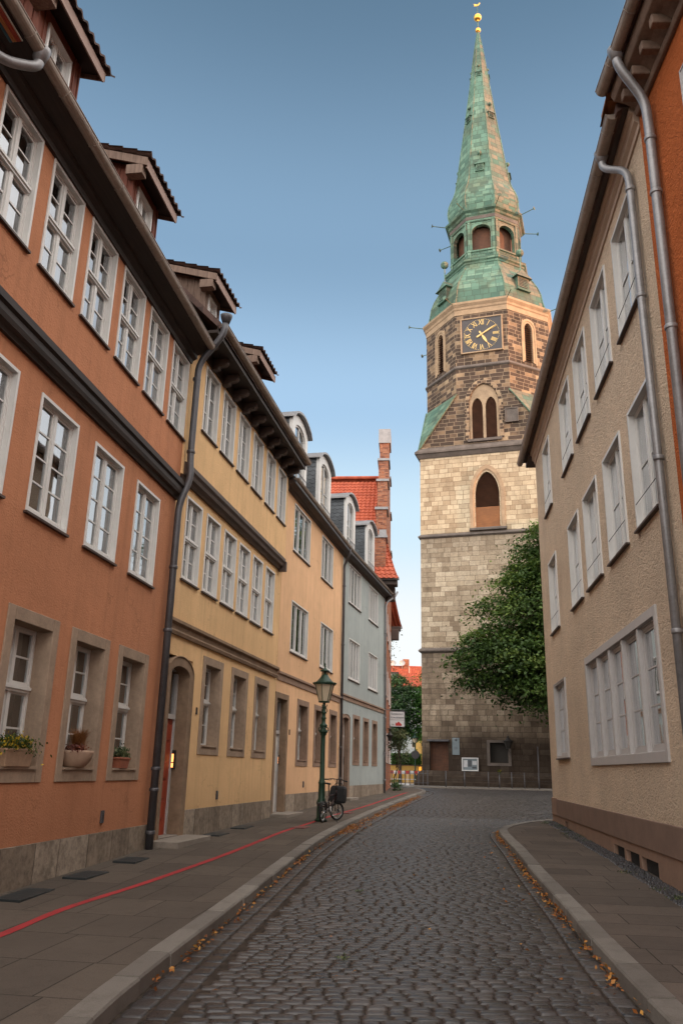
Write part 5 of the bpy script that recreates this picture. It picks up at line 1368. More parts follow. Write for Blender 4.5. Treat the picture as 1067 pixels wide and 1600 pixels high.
oct_part('dome', [(5.6, 45.05), (6.0, 45.12), (5.72, 45.5), (5.62, 46.2), (5.50, 47.1), (5.2, 48.0), (4.75, 48.9), (4.3, 49.7), (4.02, 50.3), (3.92, 50.75), (3.6, 50.8)], 'copper')
oct_part('lantern_base', [(3.7, 50.7), (3.98, 50.75), (4.0, 50.95), (4.14, 51.05), (4.2, 51.3), (3.75, 51.4), (3.5, 51.4)], 'copper')
oct_part('balustrade', [(3.40, 51.35), (3.55, 51.38), (3.55, 51.6), (3.47, 51.65), (3.47, 52.38), (3.60, 52.42), (3.60, 52.58), (3.3, 52.6)], 'copper')
b = MB()
for k in range(8):
    s_ = MB()
    for i in range(11):
        x = -1.1 + i * .22; s_.obox((x, -3.485, 52.0), .035, .03, .74, 0, 0, R(28)); s_.obox((x, -3.49, 52.0), .035, .03, .74, 0, 0, R(-28))
    for s2 in (-1, 1): s_.box(s2 * 1.28 - .17, s2 * 1.28 + .17, -3.56, -3.44, 51.4, 52.45)
    b.xf(Q(k), s_)
b.build('balustrade_lattice', M['copper'], CT)
b = MB()
for k in range(8):
    s_ = MB(); wall(s_, -1.43, 1.43, 52.5, 56.4, [(-1.02, 1.02, 52.55, 55.75)], -3.45, 0); i_ = arch_outline(0, 1.9, 52.55, 54.8, 55.6, 14, False)
    arch_infill(s_, -1.02, 1.02, 52.55, 55.75, i_, -3.45, -3.1)
    arch_frame(s_, arch_outline(0, 2.2, 52.55, 54.8, 55.78, 14, False), i_, -3.52, -3.44)
    s_.box(-1.40, -1.12, -3.56, -3.44, 52.5, 56.0); s_.box(1.12, 1.40, -3.56, -3.44, 52.5, 56.0)
    b.xf(Q(k), s_)
b.build('lantern_arcade', M['copper'], CT)
b = MB(); b.lathe([(oct_r(2.7), 51.4), (oct_r(2.7), 56.4)], (0, 0, 0), 8, PI / 8); b.build('bell_chamber', M['louvre'], CT)
oct_part('lantern_cornice', [(3.3, 56.0), (3.52, 56.0), (3.58, 56.12), (3.55, 56.2), (3.55, 56.75), (3.68, 56.85), (3.75, 57.05), (4.0, 57.2), (4.05, 57.4), (3.4, 57.5)], 'copper')
oct_part('cornice_dark_band', [(3.56, 56.28), (3.585, 56.30), (3.585, 56.68), (3.56, 56.70)], 'tstone_dk')  # dark band round the lantern below its cornice
SP = [(3.35, 57.45), (3.55, 57.8), (3.70, 58.5), (3.72, 59.1), (3.62, 59.8), (3.40, 60.5), (3.12, 61.2), (2.90, 62.0), (2.62, 64.0), (2.25, 67.0), (1.84, 70.2), (1.45, 73.4), (1.09, 76.5), (.76, 79.7), (.42, 82.6), (.14, 84.7)]
oct_part('spire', SP, 'copper')
b = MB()
for k in range(8):                          # rolled seams on the arrises
    a = PI / 8 + k * PI / 4; b.tube([(oct_r(r) * math.cos(a), oct_r(r) * math.sin(a), z) for r, z in SP], [.07] * 12 + [.055, .05, .04, .03], 6)
    b.tube([(oct_r(r) * math.cos(a), oct_r(r) * math.sin(a), z) for r, z in [(5.85, 45.3), (5.62, 46.2), (5.50, 47.1), (5.2, 48.0), (4.75, 48.9), (4.3, 49.7), (4.02, 50.3)]], .08, 6)
b.build('ridge_rolls', M['copper'], CT)
def rin_at(z, prof): return float(np.interp(z, [p[1] for p in prof], [p[0] for p in prof]))
DP = [(5.72, 45.5), (5.62, 46.2), (5.50, 47.1), (5.2, 48.0), (4.75, 48.9), (4.3, 49.7)]
def lucarne(k, z, s, prof, rod=1.3):
    r0 = rin_at(z, prof); y = -r0 - .12 * s; b = MB()
    b.box(-.52 * s, .52 * s, y, y + 1.1 * s, z - .02, z + 1.05 * s)
    b.box(-.60 * s, .60 * s, y - .08 * s, y + .9 * s, z - .12 * s, z)
    b.add([(-.72 * s, y - .16 * s, z + .98 * s), (.72 * s, y - .16 * s, z + .98 * s), (.50 * s, y - .02 * s, z + 1.22 * s), (0, y + .1 * s, z + 1.75 * s), (-.50 * s, y - .02 * s, z + 1.22 * s),
           (-.72 * s, y + 1.3 * s, z + .98 * s), (.72 * s, y + 1.3 * s, z + .98 * s), (.5 * s, y + 1.3 * s, z + 1.3 * s), (0, y + 1.4 * s, z + 1.85 * s), (-.5 * s, y + 1.3 * s, z + 1.3 * s)],
          [(0, 1, 2, 3, 4), (1, 6, 7, 2), (2, 7, 8, 3), (3, 8, 9, 4), (4, 9, 5, 0), (0, 5, 6, 1)])
    b.tube([(0, y + .25 * s, z + 1.6 * s), (0, y + .25 * s, z + (1.6 + rod) * s)], .045 * s, 6); b.ball((0, y + .25 * s, z + (1.7 + rod) * s), .30 * s, 10)
    o = MB().xf(Q(k), b).build('lucarne', M['copper'], CT)
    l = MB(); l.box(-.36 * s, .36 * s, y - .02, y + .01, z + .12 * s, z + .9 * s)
    m = MB(); zz = z + .16 * s
    while zz < z + .88 * s: m.extr([(y - .05, zz), (y - .02, zz + .07 * s), (y - .02, zz + .05 * s), (y - .05, zz - .02)][::-1], -.36 * s, .36 * s); zz += .13 * s
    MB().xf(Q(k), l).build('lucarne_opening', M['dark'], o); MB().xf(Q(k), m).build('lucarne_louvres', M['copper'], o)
for k in (1, 7, 3, 5): lucarne(k, 46.9, 1.35, DP, 1.5)
for k in (0, 2, 4, 6): lucarne(k, 62.9, .80, SP); lucarne(k, 77.4, .50, SP)
for k in (1, 7, 3, 5): lucarne(k, 70.9, .66, SP)
for rr_, zc, ks in ((6.36, 44.9, (0, 1, 2, 3, 4, 5, 6, 7)), (4.05, 57.3, (0, 1, 2, 3, 4, 5, 6, 7))):
    for k in ks:
        a = PI / 8 + k * PI / 4; R0 = oct_r(rr_); dx, dy = math.cos(a), math.sin(a); b = MB()
        b.tube([(R0 * dx, R0 * dy, zc), ((R0 + 1.15) * dx, (R0 + 1.15) * dy, zc + .06), ((R0 + 1.3) * dx, (R0 + 1.3) * dy, zc + .07), ((R0 + 1.42) * dx, (R0 + 1.42) * dy, zc + .08)], [.045, .04, .05, .22], 8)
        b.build('waterspout', M['copper'], CT)
b = MB(); b.tube([(0, 0, 84.6), (0, 0, 89.2)], [.09, .03], 8); b.build('spire_rod', M['copper'], CT)
for z, r in ((85.05, .32), (87.0, .46)):
    b = MB(); b.ball((0, 0, z), r, 16, .95); b.lathe([(.12, -r - .12), (.16, -r), (.1, -r + .05)], (0, 0, z), 12); b.build('gilded_ball', M['gold'], CT, True)
b = MB(); b.prism([(-.55, 88.75), (-.42, 89.05), (-.62, 89.3), (-.30, 89.22), (-.05, 89.0), (.22, 89.02), (.34, 89.30), (.52, 89.22), (.44, 89.05), (.36, 88.85), (.15, 88.70), (-.1, 88.66), (-.3, 88.78)], -.02, .02); b.v = [(x * .7, y, 89.0 + (z - 89.0) * .7) for x, y, z in b.v]; b.build('weather_vane', M['gold'], CT)
# clock
b = MB(); ringbox(b, -1.95, 2.05, 39.5, 43.25, .13, -6.22, -6.0); ck = b.build('clock', M['tstone'], CT, bevel=.02)
b = MB(); b.box(-1.82, 1.92, -6.14, -6.02, 39.63, 43.12); b.build('clock_face', M['clockface'], ck)
cx_, cz_ = .05, 41.37
b = MB()
for k in range(60):
    a = 2 * PI * k / 60; b.obox((cx_ + 1.66 * math.sin(a), -6.155, cz_ + 1.62 * math.cos(a)), .055, .02, .055)
b.build('minute_dots', M['numeral'], ck)
for k, nm in enumerate(['XII', 'I', 'II', 'III', 'IIII', 'V', 'VI', 'VII', 'VIII', 'IX', 'X', 'XI']):
    a = 2 * PI * k / 12
    m = Matrix.Translation((cx_ + 1.30 * math.sin(a), -6.15, cz_ + 1.28 * math.cos(a))) @ Matrix.Rotation(a, 4, 'Y') @ FACE @ Matrix.Diagonal((.78, 1.22, 1, 1))
    text_mesh(nm, .66, 'numeral', M['numeral'], ck, m, .012, spacing=.86)
def hand(name, ang, ln, w0, tail, y):
    b = MB(); pts = [(-.035, -tail), (-.09, -tail * .75), (-.05, 0), (-w0, ln * .45), (-w0 * .7, ln * .75), (0, ln), (w0 * .7, ln * .75), (w0, ln * .45), (.05, 0), (.09, -tail * .75), (.035, -tail)]
    q = MB().prism(pts[::-1], y, y + .03); m = Matrix.Translation((cx_, 0, cz_)) @ Matrix.Rotation(ang, 4, 'Y'); b.xf(m, q); return b.build(name, M['numeral'], ck)
hand('hour_hand', R(151), 1.12, .13, .42, -6.20); hand('minute_hand', R(59), 1.62, .07, .55, -6.24)
b = MB(); b.box(2.0, 3.1, -6.22, -5.98, 32.1, 33.4); ringbox(b, 1.95, 3.15, 32.05, 33.45, .09, -6.3, -6.2); b.build('inscription_stone', M['tstone_dk'], CT)

# ------------------------------------------------------------------ things at the foot of the tower
TM = CT.matrix_basis.copy(); TM = Matrix.Translation(CT.location) @ Matrix.Rotation(R(-18), 4, 'Z')
def at_tower(x, y, z): return tuple(TM @ Vector((x, y, z)))
t = thing('notice_case', 'white framed glass notice case with pinned papers on the dark tower wall', 'notice case', at_tower(-2.0, -6.05, 1.75), R(-18))
b = MB(); ringbox(b, -.68, .68, 0, 1.05, .09, -.10, 0); b.build('case_frame', M['signwhite'], t, bevel=.01)
b = MB(); b.box(-.6, .6, -.04, 0, .08, .97); b.build('back_board', M['signblue'], t)
for (x, z, w_, h_, mt) in ((-.38, .30, .32, .55, 'poster'), (-.03, .35, .30, .50, 'darkpaper'), (.35, .5, .34, .28, 'poster'), (.33, .2, .36, .16, 'darkpaper')):
    b = MB(); b.box(x - w_ / 2, x + w_ / 2, -.05, -.041, z, z + h_); b.build('pinned_paper', M[mt], t)
t = thing('information_board', 'tall grey enamel information board on the tower wall beside its door', 'board', at_tower(-3.15, -6.02, 3.0), R(-18))
b = MB(); b.box(-.30, .30, -.05, 0, 0, 1.35); b.build('board', M['signblue'], t, bevel=.01)
b = MB()
for k in range(3): b.box(-.15, .15, -.056, -.05, .45 + k * .07, .48 + k * .07)
b.lathe([(.001, -.09), (.10, -.05), (.12, .0), (.07, .06), (.001, .08)], (0, -.06, 1.22), 10); b.build('text_panel', M['signgrey'], t)
def lantern(parent, z, w0=.12, w1=.27, h=.42, gm='lampglass', fm='green_iron', c=(0, 0)):
    """six-sided lantern glazing, bars and roof above z"""
    x, y = c; b = MB(); seg = 6
    b.lathe([(w0 + .02, -.03), (w0 + .03, 0), (w0 - .01, .01)], (x, y, z), seg); 
    for k in range(seg):
        a = 2 * PI * k / seg; b.tube([(x + (w0 + .01) * math.cos(a), y + (w0 + .01) * math.sin(a), z), (x + (w1 + .005) * math.cos(a), y + (w1 + .005) * math.sin(a), z + h)], .011, 5)
    b.lathe([(w1 + .05, -.025), (w1 + .06, .02), (w1 - .01, .03), (w1 - .03, -.02)], (x, y, z + h), 12)
    for k in range(18):
        a = 2 * PI * k / 18; b.ball((x + (w1 + .045) * math.cos(a), y + (w1 + .045) * math.sin(a), z + h + .012), .022, 6)
    b.build('lantern_frame', M[fm], parent)
    g = MB(); g.lathe([(w0, .005), (w1, h)], (x, y, z), seg); g.build('lantern_glass', M[gm], parent)
    r = MB(); r.lathe([(w1 + .04, .01), (w1 * .8, .07), (w1 * .5, .16), (w1 * .36, .22), (w1 * .33, .24)], (x, y, z + h), 16)
    for k in range(6):
        a = 2 * PI * k / 6; r.box(x + .075 * math.cos(a) - .008, x + .075 * math.cos(a) + .008, y + .075 * math.sin(a) - .008, y + .075 * math.sin(a) + .008, z + h + .23, z + h + .33)
    r.lathe([(.035, .22), (.035, .34)], (x, y, z + h), 8)
    r.lathe([(.135, .33), (.13, .345), (.06, .38), (.03, .41), (.018, .43), (.03, .45), (.014, .48), (.022, .51), (.004, .56)], (x, y, z + h), 12)
    r.build('lantern_roof', M[fm], parent, True)
t = thing('wall_lantern', 'black bracket lantern hanging in front of the dark recess of the tower', 'lantern', at_tower(1.15, -6.4, 3.55), R(-18))
b = MB(); b.tube([(0, .45, -.3), (0, .2, -.25), (0, 0, -.12), (0, 0, .02)], .03, 6); b.build('bracket', M['iron'], t)
lantern(t, .02, .15, .36, .55, 'darkglass' if 'darkglass' in M else 'dark', 'iron')
t = thing('railing', 'low thin metal railing along the kerb in front of the tower', 'railing', (5.6, 61.9, .5))
xs = [7.94, 9.28, 10.99, 11.78, 12.66, 13.58, 14.6, 15.6, 16.6, 17.8, 19.]
for x in xs:
    b = MB(); b.tube([(x - 5.6, 0, 0), (x - 5.6, 0, 1.15)], .035, 8); b.ball((x - 5.6, 0, 1.17), .045, 8); b.build('post', M['zinc_dark'], t, True)
b = MB(); b.tube([(2.3, 0, 1.08), (13.4, 0, 1.08)], .012, 6); b.tube([(2.3, 0, .62), (13.4, 0, .62)], .010, 6); b.build('wire', M['iron'], t)
b = MB(); b.box(5.6, 21, 61.65, 61.85, .40, .62); b.box(5.25, 21, 61.85, 68, .3, .58); struct(b.build('tower_kerb', M['kerb']))
b = MB(); b.tube([(0, 0, 0), (0, 0, 3.0)], .04, 8); b.ball((0, 0, 3.02), .05, 8)
o = b.build('steel_pole', M['zinc_dark'], None, True); o.location = (14.75, 62.4, .5); tag(o, 'tall thin grey steel pole standing behind the railing, near the beige house corner', 'pole')
P_ = RNG.normal(size=(70, 3)) * .07; fo = leaf_mesh('flower_bunch', P_ + np.array([11.78, 61.85, 1.75]), RNG.normal(size=(70, 3)), .05, M['flower']); tag(fo, 'small bunch of yellow flowers tied to a post of the railing', 'flowers')

# ------------------------------------------------------------------ trees
tree('linden_tree', 'large dense dark green tree in front of the church tower beside the beige house', (17.3, 62.6, .5), 19,
     [((1.3, 0, 14.0), (5.4, 5.0, 8.6), 300, 105, 1.5), ((-4.4, -.6, 9.4), (4.2, 3.6, 3.0), 150, 105, 1.35), ((-2.0, 0, 12.6), (3.9, 4.0, 4.2), 130, 105, 1.4), ((-1.6, -1.5, 7.6), (4.4, 4.2, 2.4), 100, 105, 1.2), ((-1.0, 0, 17.0), (2.6, 3.0, 3.0), 45, 105, 1.2)],
     .15, 'leaf', trunk_r=.38, nl=6, seed=3)
tree('garden_tree', 'bluish green tree between the brick house and the tower, left of a brighter one', (6.3, 84.5, .4), 9,
     [((0, 0, 7.8), (2.0, 2.0, 2.9), 130, 70, 1.0), ((-.3, 0, 5.2), (1.6, 1.6, 1.6), 50, 60, .8)], .13, 'leaf2', 'trees beyond the street end', .18, 5, 5)
tree('garden_tree', 'brighter green broad-leaved tree touching the left edge of the tower', (9.6, 83.0, .4), 11,
     [((0, 0, 8.4), (1.9, 1.9, 3.0), 130, 80, 1.0), ((-.3, 0, 5.2), (1.7, 1.7, 1.7), 70, 70, .8)], .12, 'hedge', 'trees beyond the street end', .2, 5, 6)
tree('street_tree', 'thin leafy branches poking out beyond the far corner of the brick house', (1.7, 59.0, .5), 12,
     [((0, 0, 10.6), (2.35, 2.4, 2.9), 60, 42, .75), ((1.2, 0, 8.8), (1.25, 1.2, 1.1), 14, 26, .5)], .085, 'leaf', None, .16, 6, 8)
tree('climbing_shrub', 'pale loose shrub hanging below the restaurant sign', (3.25, 46.0, .55), 3.4,
     [((0, 0, 2.75), (.65, .7, .62), 34, 40, .4), ((.25, .2, 1.9), (.55, .6, .6), 16, 34, .35)], .05, 'leaf3', None, .04, 4, 9, 'shrub')
tree('potted_shrub', 'small dark shrub at the foot of the brick house corner', (3.05, 43.6, .62), .7,
     [((0, 0, .35), (.30, .3, .32), 20, 36, .2)], .035, 'leaf2', None, .02, 3, 11, 'shrub')
b = MB(); b.box(6.0, 9.0, 90.9, 92.4, 1.9, 3.25)
hd = thing('clipped_hedge', 'bright green clipped hedge above the low ochre wall at the street end', 'hedge', (0, 0, 0))
b.build('stems', M['bark'], hd)
hp = np.stack([RNG.uniform(5.9, 9.1, 5200), RNG.uniform(90.7, 92.5, 5200), RNG.uniform(1.9, 3.45, 5200)], 1)
hp[:3400, 1] = 90.75 + RNG.normal(size=3400) * .07
leaf_mesh('foliage', hp, RNG.normal(size=(5200, 3)) + np.array([0, -.5, .6]), .07, M['hedge'], hd)
# ------------------------------------------------------------------ far buildings
gw = thing('garden_wall', 'low ochre garden wall below the clipped hedge', 'wall', (5.0, 90.0, .3))
b = MB(); b.box(0, 4.2, 0, .3, 0, 1.9); b.build('masonry', M['yellowwall'], gw); b = MB(); b.box(-.05, 4.25, -.06, .36, 1.9, 1.98); b.build('coping', M['tile_dark'], gw)
oc = thing('garden_building', 'plain ochre rendered building beside the left edge of the tower', 'building', (9.25, 93.0, .3))
b = MB(); b.box(0, 9, 0, 7, 0, 5.2); b.build('wall', M['yellowwall'], oc); b = MB(); b.box(-.2, 9.2, -.25, 7.3, 5.2, 5.4); b.build('roof', M['tile_dark'], oc, bevel=.02)
AB = thing('apartment_house', 'distant apartment house with long red tiled roof, small dormer and satellite dishes', 'building', (-2.0, 112.0, .3))
b = MB(); hs = [(x, x + 1.1, z, z + 1.4) for z in (1.2, 4.2, 7.2, 9.8) for x in np.arange(1.5, 26, 2.6)]
wall(b, 0, 28, 0, 12.1, hs, 0, .15); shell(b, 0, 28, 0, 12.1, 10); b.build('wall', M['palewall'], AB)
for h_ in hs:
    if 6 < h_[0] < 15: window(AB, h_[0], h_[2], 1.1, 1.4, 0, 2, 1, yin=.08, curtain=None)
b = MB(); pt = math.atan2(3.4, 5.3); pantile_surface(b, (-.3, -.4, 12.0), (1, 0, 0), (0, math.cos(pt), math.sin(pt)), 28.8, 6.35, .24, .34, .05, .03); b.add([(-.3, 4.9, 15.35), (28.5, 4.9, 15.35), (28.5, 10.4, 12.0), (-.3, 10.4, 12.0)], [(0, 1, 2, 3)])
b.build('roof', M['tile_red'], AB)
b = MB(); b.box(0, .2, .1, 9.9, 12, 12.4); b.tube([(-.3, 4.9, 15.4), (28.5, 4.9, 15.4)], .13, 8); b.build('ridge_tiles', M['tile_red'], AB)
b = MB(); b.box(9.3, 10.2, .9, 2.4, 12.7, 14.0); dm = b.build('dormer', M['offwhite'], AB, bevel=.02)
b = MB(); b.box(9.2, 10.3, .75, 2.6, 14.0, 14.2); b.build('dormer_roof', M['tile_dark'], dm); b = MB(); b.box(9.48, 10.02, .86, .9, 12.9, 13.75); b.build('glass', M['glass'], dm)
b = MB(); b.box(11.15, 12.0, 4.3, 5.3, 14.6, 16.4); b.build('chimney', M['brick'], AB, bevel=.02)
for (x, z) in ((9.75, 15.75), (11.0, 15.8)):
    b = MB(); b.tube([(x, 4.3, z - 1.3), (x, 4.3, z)], .03, 6); b.lathe([(.02, -.05), (.3, .0), (.42, .10), (.40, .11), (.28, .03), (.02, -.02)], (0, 0, 0), 14)
    q = MB(); q.tube([(x, 4.3, z - 1.3), (x, 4.3, z)], .03, 6); ds = MB().lathe([(.02, -.05), (.3, .0), (.42, .10), (.40, .11), (.28, .03), (.02, -.02)], (0, 0, 0), 14)
    q.xf(Matrix.Translation((x, 4.2, z)) @ Matrix.Rotation(R(70), 4, 'X'), ds); q.build('satellite_dish', M['offwhite'], AB)
b = MB(); b.tube([(11.9, 3.2, 13.2), (11.9, 3.2, 15.2)], .06, 6); b.build('vent_pipe', M['zinc'], AB)
# unseen house row added east of the square to keep low sun off the street
for i, (x, y_, ln, h_, wm, lb) in enumerate(((42, 96, 26, 17.5, 'peach', 'unseen tall peach house added as sun blocker on the east side of the square, farthest of its row'), (42, 69.7, 26, 18.5, 'cream', 'unseen tall beige house added as sun blocker in the middle of the row east of the square'),
                                         (42, 43.4, 22, 17.0, 'yellow', 'unseen tall yellow house added as sun blocker on the east side of the square between beige and blue-grey ones'), (42, 21.2, 30, 17.5, 'bluegrey', 'unseen tall blue-grey house added as sun blocker at the near end of the row east of the square'))):
    E_ = thing('town_house', lb, 'house', (x, y_, .3), R(270), 'sun-blocking houses added east of the square')
    b = MB(); hs = [(xx, xx + 1.2, z, z + 1.8) for z in (1.5, 5, 8.5, 12) for xx in np.arange(1.6, ln - 2, 2.9)]
    wall(b, 0, ln, 0, h_, hs, 0, .1); shell(b, 0, ln, 0, h_, 11); b.build('wall', M[wm], E_)
    for q in hs: window(E_, q[0], q[2], 1.2, 1.8, 0, 2, 3, yin=.08, curtain=None)
    roof_saddle(E_, 0, ln, -.4, h_, R(47), 11, M['tile_red'], gable=M[wm])
# ------------------------------------------------------------------ street end: fence, barrier, sign post
b = MB()
fn = thing('picket_fence', 'short grey metal fence of slim posts closing the pavement end', 'fence', (4.35, 69.2, .48))
for k in range(9):
    x = .18 + k * .36; b = MB(); b.tube([(x, 0, 0), (x, 0, 1.18)], .04, 6); b.lathe([(.04, 0), (.075, .03), (.04, .06)], (x, 0, .25), 8); b.ball((x, 0, 1.2), .05, 6); b.build('post', M['zinc_dark'], fn)
b = MB(); b.tube([(0, 0, 1.0), (3.2, 0, 1.0)], .02, 6); b.tube([(0, 0, .28), (3.2, 0, .28)], .02, 6); b.build('rail', M['zinc_dark'], fn)
br = thing('road_barrier', 'red and white striped plastic roadworks barrier behind the fence', 'barrier', (4.55, 72.5, .46))
for k in range(9):
    b = MB(); b.box(k * .34, k * .34 + .34, -.02, .02, .95, 1.2); b.build('stripe_panel', M['signred'] if k % 2 == 0 else M['signwhite'], br)
b = MB()
b.box(0, 3.06, -.018, .018, .1, .2); b.box(0, .05, -.015, .015, .0, .95); b.box(1.5, 1.55, -.015, .015, 0, .95); b.box(3.0, 3.05, -.015, .015, 0, .95); b.box(.0, 3.05, -.012, .012, .5, .55)
for k in (0.02, 1.52, 3.02): b.box(k - .15, k + .15, -.4, .4, -.02, .1)
b.build('barrier_frame', M['signwhite'], br)
b = MB(); b.lathe([(.10, 0), (.11, .05), (.10, .26), (.05, .32), (.01, .33)], (2.6, 0, 1.22), 10); b.build('warning_lamp', M['orangeblob'], br)
sp = thing('lamp_post', 'thin distant lamp post carrying the grey back of a round road sign', 'lamp post', (7.05, 76.0, .45))
b = MB(); b.lathe([(.13, 0), (.13, .3), (.06, .5), (.055, 3.55), (.08, 3.6)], (0, 0, 0), 8); b.build('pole', M['green_iron'], sp)
lantern(sp, 3.62, .12, .26, .40)
b = MB(); b.xf(Matrix.Translation((.0, -.09, 2.6)) @ Matrix.Rotation(R(90), 4, 'X'), MB().lathe([(.36, -.01), (.37, 0), (.36, .01)], (0, 0, 0), 20)); b.build('round_sign', M['zinc_dark'], sp)
# ------------------------------------------------------------------ restaurant sign
sg = thing('restaurant_sign', 'white projecting sign board lettered Restaurant, above a hanging shrub', 'sign', (2.66, 44.0, 3.82), R(1))
b = MB(); b.box(.10, .87, -.05, .05, 0, .76); sb = b.build('sign_board', M['signwhite'], sg, bevel=.008)
b = MB(); ringbox(b, .08, .89, -.02, .78, .025, -.06, .06); b.tube([(-.1, 0, .84), (.88, 0, .84)], .018, 6); b.tube([(.2, 0, .84), (.2, 0, .76)], .01, 5); b.tube([(.75, 0, .84), (.75, 0, .76)], .01, 5); b.build('sign_bracket', M['zinc_dark'], sg)
T_ = lambda x, z, s=1: Matrix.Translation((x, -.056, z)) @ FACE
text_mesh('Restaurant', .150, 'lettering', M['signgrey'], sg, T_(.485, .64), .003)
text_mesh('Kreuzklappe', .138, 'lettering', M['signgrey'], sg, T_(.485, .46), .003)
b = MB(); b.box(.12, .85, -.055, -.05, .325, .34); b.build('sign_rule', M['signgrey'], sg)
b = MB(); b.prism([(.40, .04), (.40, .12), (.50, .20), (.56, .26), (.62, .20), (.72, .12), (.72, .04)][::1], -.056, -.051); b.box(.40, .44, -.0561, -.051, .12, .20); b.build('red_emblem', M['signred'], sg)
text_mesh('Bei', .08, 'lettering', M['signgrey'], sg, T_(.27, .10), .003)
t = thing('wall_lantern', 'small dark bracket lantern on the brick corner below the restaurant sign', 'lantern', (2.72, 43.2, 3.1), 0)
b = MB(); b.tube([(-.25, 0, -.2), (-.1, 0, -.2), (0, 0, -.1), (0, 0, 0)], .015, 6); b.build('bracket', M['iron'], t); lantern(t, .0, .06, .12, .22, 'dark', 'iron')
# ------------------------------------------------------------------ street lamp
SL = thing('street_lamp', 'old-fashioned green cast-iron street lamp with six-sided glass lantern on the left pavement', 'street lamp', (-.34, 22.25, float(Z(22.25)) + .12), R(12))
b = MB()
b.lathe([(.16, 0), (.16, .05), (.12, .09), (.115, .40), (.135, .44), (.12, .48), (.09, .56), (.085, .9), (.10, .93), (.085, .96), (.066, 1.02), (.060, 2.0), (.058, 2.10), (.085, 2.13), (.08, 2.16), (.115, 2.19), (.12, 2.22), (.085, 2.26), (.07, 2.30), (.105, 2.35), (.10, 2.38), (.055, 2.42),
         (.05, 2.52), (.075, 2.55), (.05, 2.58), (.05, 2.66), (.08, 2.69), (.05, 2.72), (.042, 2.8), (.065, 2.83), (.04, 2.86), (.036, 2.95), (.07, 2.97)], (0, 0, 0), 16)
for k in range(4):
    a = k * PI / 2; b.tube([(.06 * math.cos(a), .06 * math.sin(a), 2.2), (.13 * math.cos(a), .13 * math.sin(a), 2.24), (.12 * math.cos(a), .12 * math.sin(a), 2.30), (.06 * math.cos(a), .06 * math.sin(a), 2.33)], .014, 6)
b.build('pole', M['green_iron'], SL, True)
b = MB()
for k in range(3):
    a = k * 2 * PI / 3; b.tube([(.04 * math.cos(a), .04 * math.sin(a), 2.68), (.09 * math.cos(a), .09 * math.sin(a), 2.74), (.05 * math.cos(a), .05 * math.sin(a), 2.82), (.08 * math.cos(a), .08 * math.sin(a), 2.90)], .012, 6)
b.build('scroll_ornament', M['green_iron'], SL, True)
lantern(SL, 2.98, .125, .255, .46)
b = MB(); b.lathe([(.03, 0), (.03, .2), (.045, .22), (.045, .36), (.02, .40)], (0, 0, 2.98), 10); b.build('burner', M['signwhite'], SL, True)
# ------------------------------------------------------------------ bicycle leaning on the lamp
zb = float(Z(22)) + .122
BK = thing('bicycle', 'black small-wheeled bicycle with a large black bag leaning on the green street lamp', 'bicycle', (-.30, 21.78, zb), R(70.0))
BK.rotation_euler = (R(4), 0, R(70))
def wheel(x, yaw, rr=.235):
    w_ = thing('wheel', '', '', (x, 0, rr), yaw); del w_['label']; del w_['category']; w_.parent = BK
    rot = Matrix.Rotation(R(90), 4, 'X')
    def ring(r, rad, seg=28, s=8):
        rings = []
        for i in range(seg + 1):
            a = 2 * PI * i / seg; rings.append([((r + rad * math.cos(q)) * math.cos(a), (r + rad * math.cos(q)) * math.sin(a), rad * math.sin(q)) for q in [2 * PI * j / s for j in range(s)]])
        return MB().loft(rings, False)
    m = MB().xf(rot, ring(rr - .026, .026)); m.build('tyre', M['black'], w_, True)
    m = MB().xf(rot, ring(rr - .058, .011, 28, 6)); m.build('rim', M['chrome'], w_, True)
    sp_ = MB()
    for i in range(20):
        a = 2 * PI * i / 20; sp_.tube([(.02 * math.cos(a + .6), .018 * (-1) ** i, .02 * math.sin(a + .6)), ((rr - .06) * math.cos(a), 0, (rr - .06) * math.sin(a))], .0022, 4)
    sp_.xf(rot, MB().lathe([(.02, -.035), (.026, -.02), (.026, .02), (.02, .035)], (0, 0, 0), 10))
    if x > .5: sp_.xf(rot, MB().lathe([(.06, .03), (.06, .034)], (0, 0, 0), 16))
    sp_.build('spokes', M['chrome'], w_)
wheel(0, 0); wheel(1.02, R(-28))
b = MB()
b.tube([(0, -.05, .235), (.36, -.03, .30)], .011, 6); b.tube([(0, .05, .235), (.36, .03, .30)], .011, 6)
b.tube([(0, -.05, .235), (.26, -.02, .62)], .009, 6); b.tube([(0, .05, .235), (.26, .02, .62)], .009, 6)
b.tube([(.40, 0, .27), (.24, 0, .90)], .017, 8); b.tube([(.39, 0, .31), (.62, 0, .46), (.86, 0, .62)], .024, 8); b.tube([(.30, 0, .62), (.86, 0, .66)], .016, 8); b.tube([(.86, 0, .58), (.83, 0, .76)], .02, 8)
b.build('frame', m_plain('bicycle_frame_paint', (.03, .014, .014), .35, .3, .2, 8.), BK, True)
b = MB(); b.tube([(.86, 0, .6), (.92, -.03, .48), (1.02, -.05, .235)], .011, 6); b.tube([(.86, 0, .6), (.92, .03, .48), (1.02, .05, .235)], .011, 6); b.tube([(.845, 0, .7), (.80, 0, 1.02)], .014, 8); b.build('fork', M['iron'], BK, True)
b = MB(); b.tube([(.74, .30, 1.0), (.79, .14, 1.03), (.80, 0, 1.03), (.79, -.14, 1.03), (.74, -.30, 1.0)], .011, 8); b.tube([(.73, .32, 1.0), (.76, .2, 1.01)], .017, 8); b.tube([(.73, -.32, 1.0), (.76, -.2, 1.01)], .017, 8)
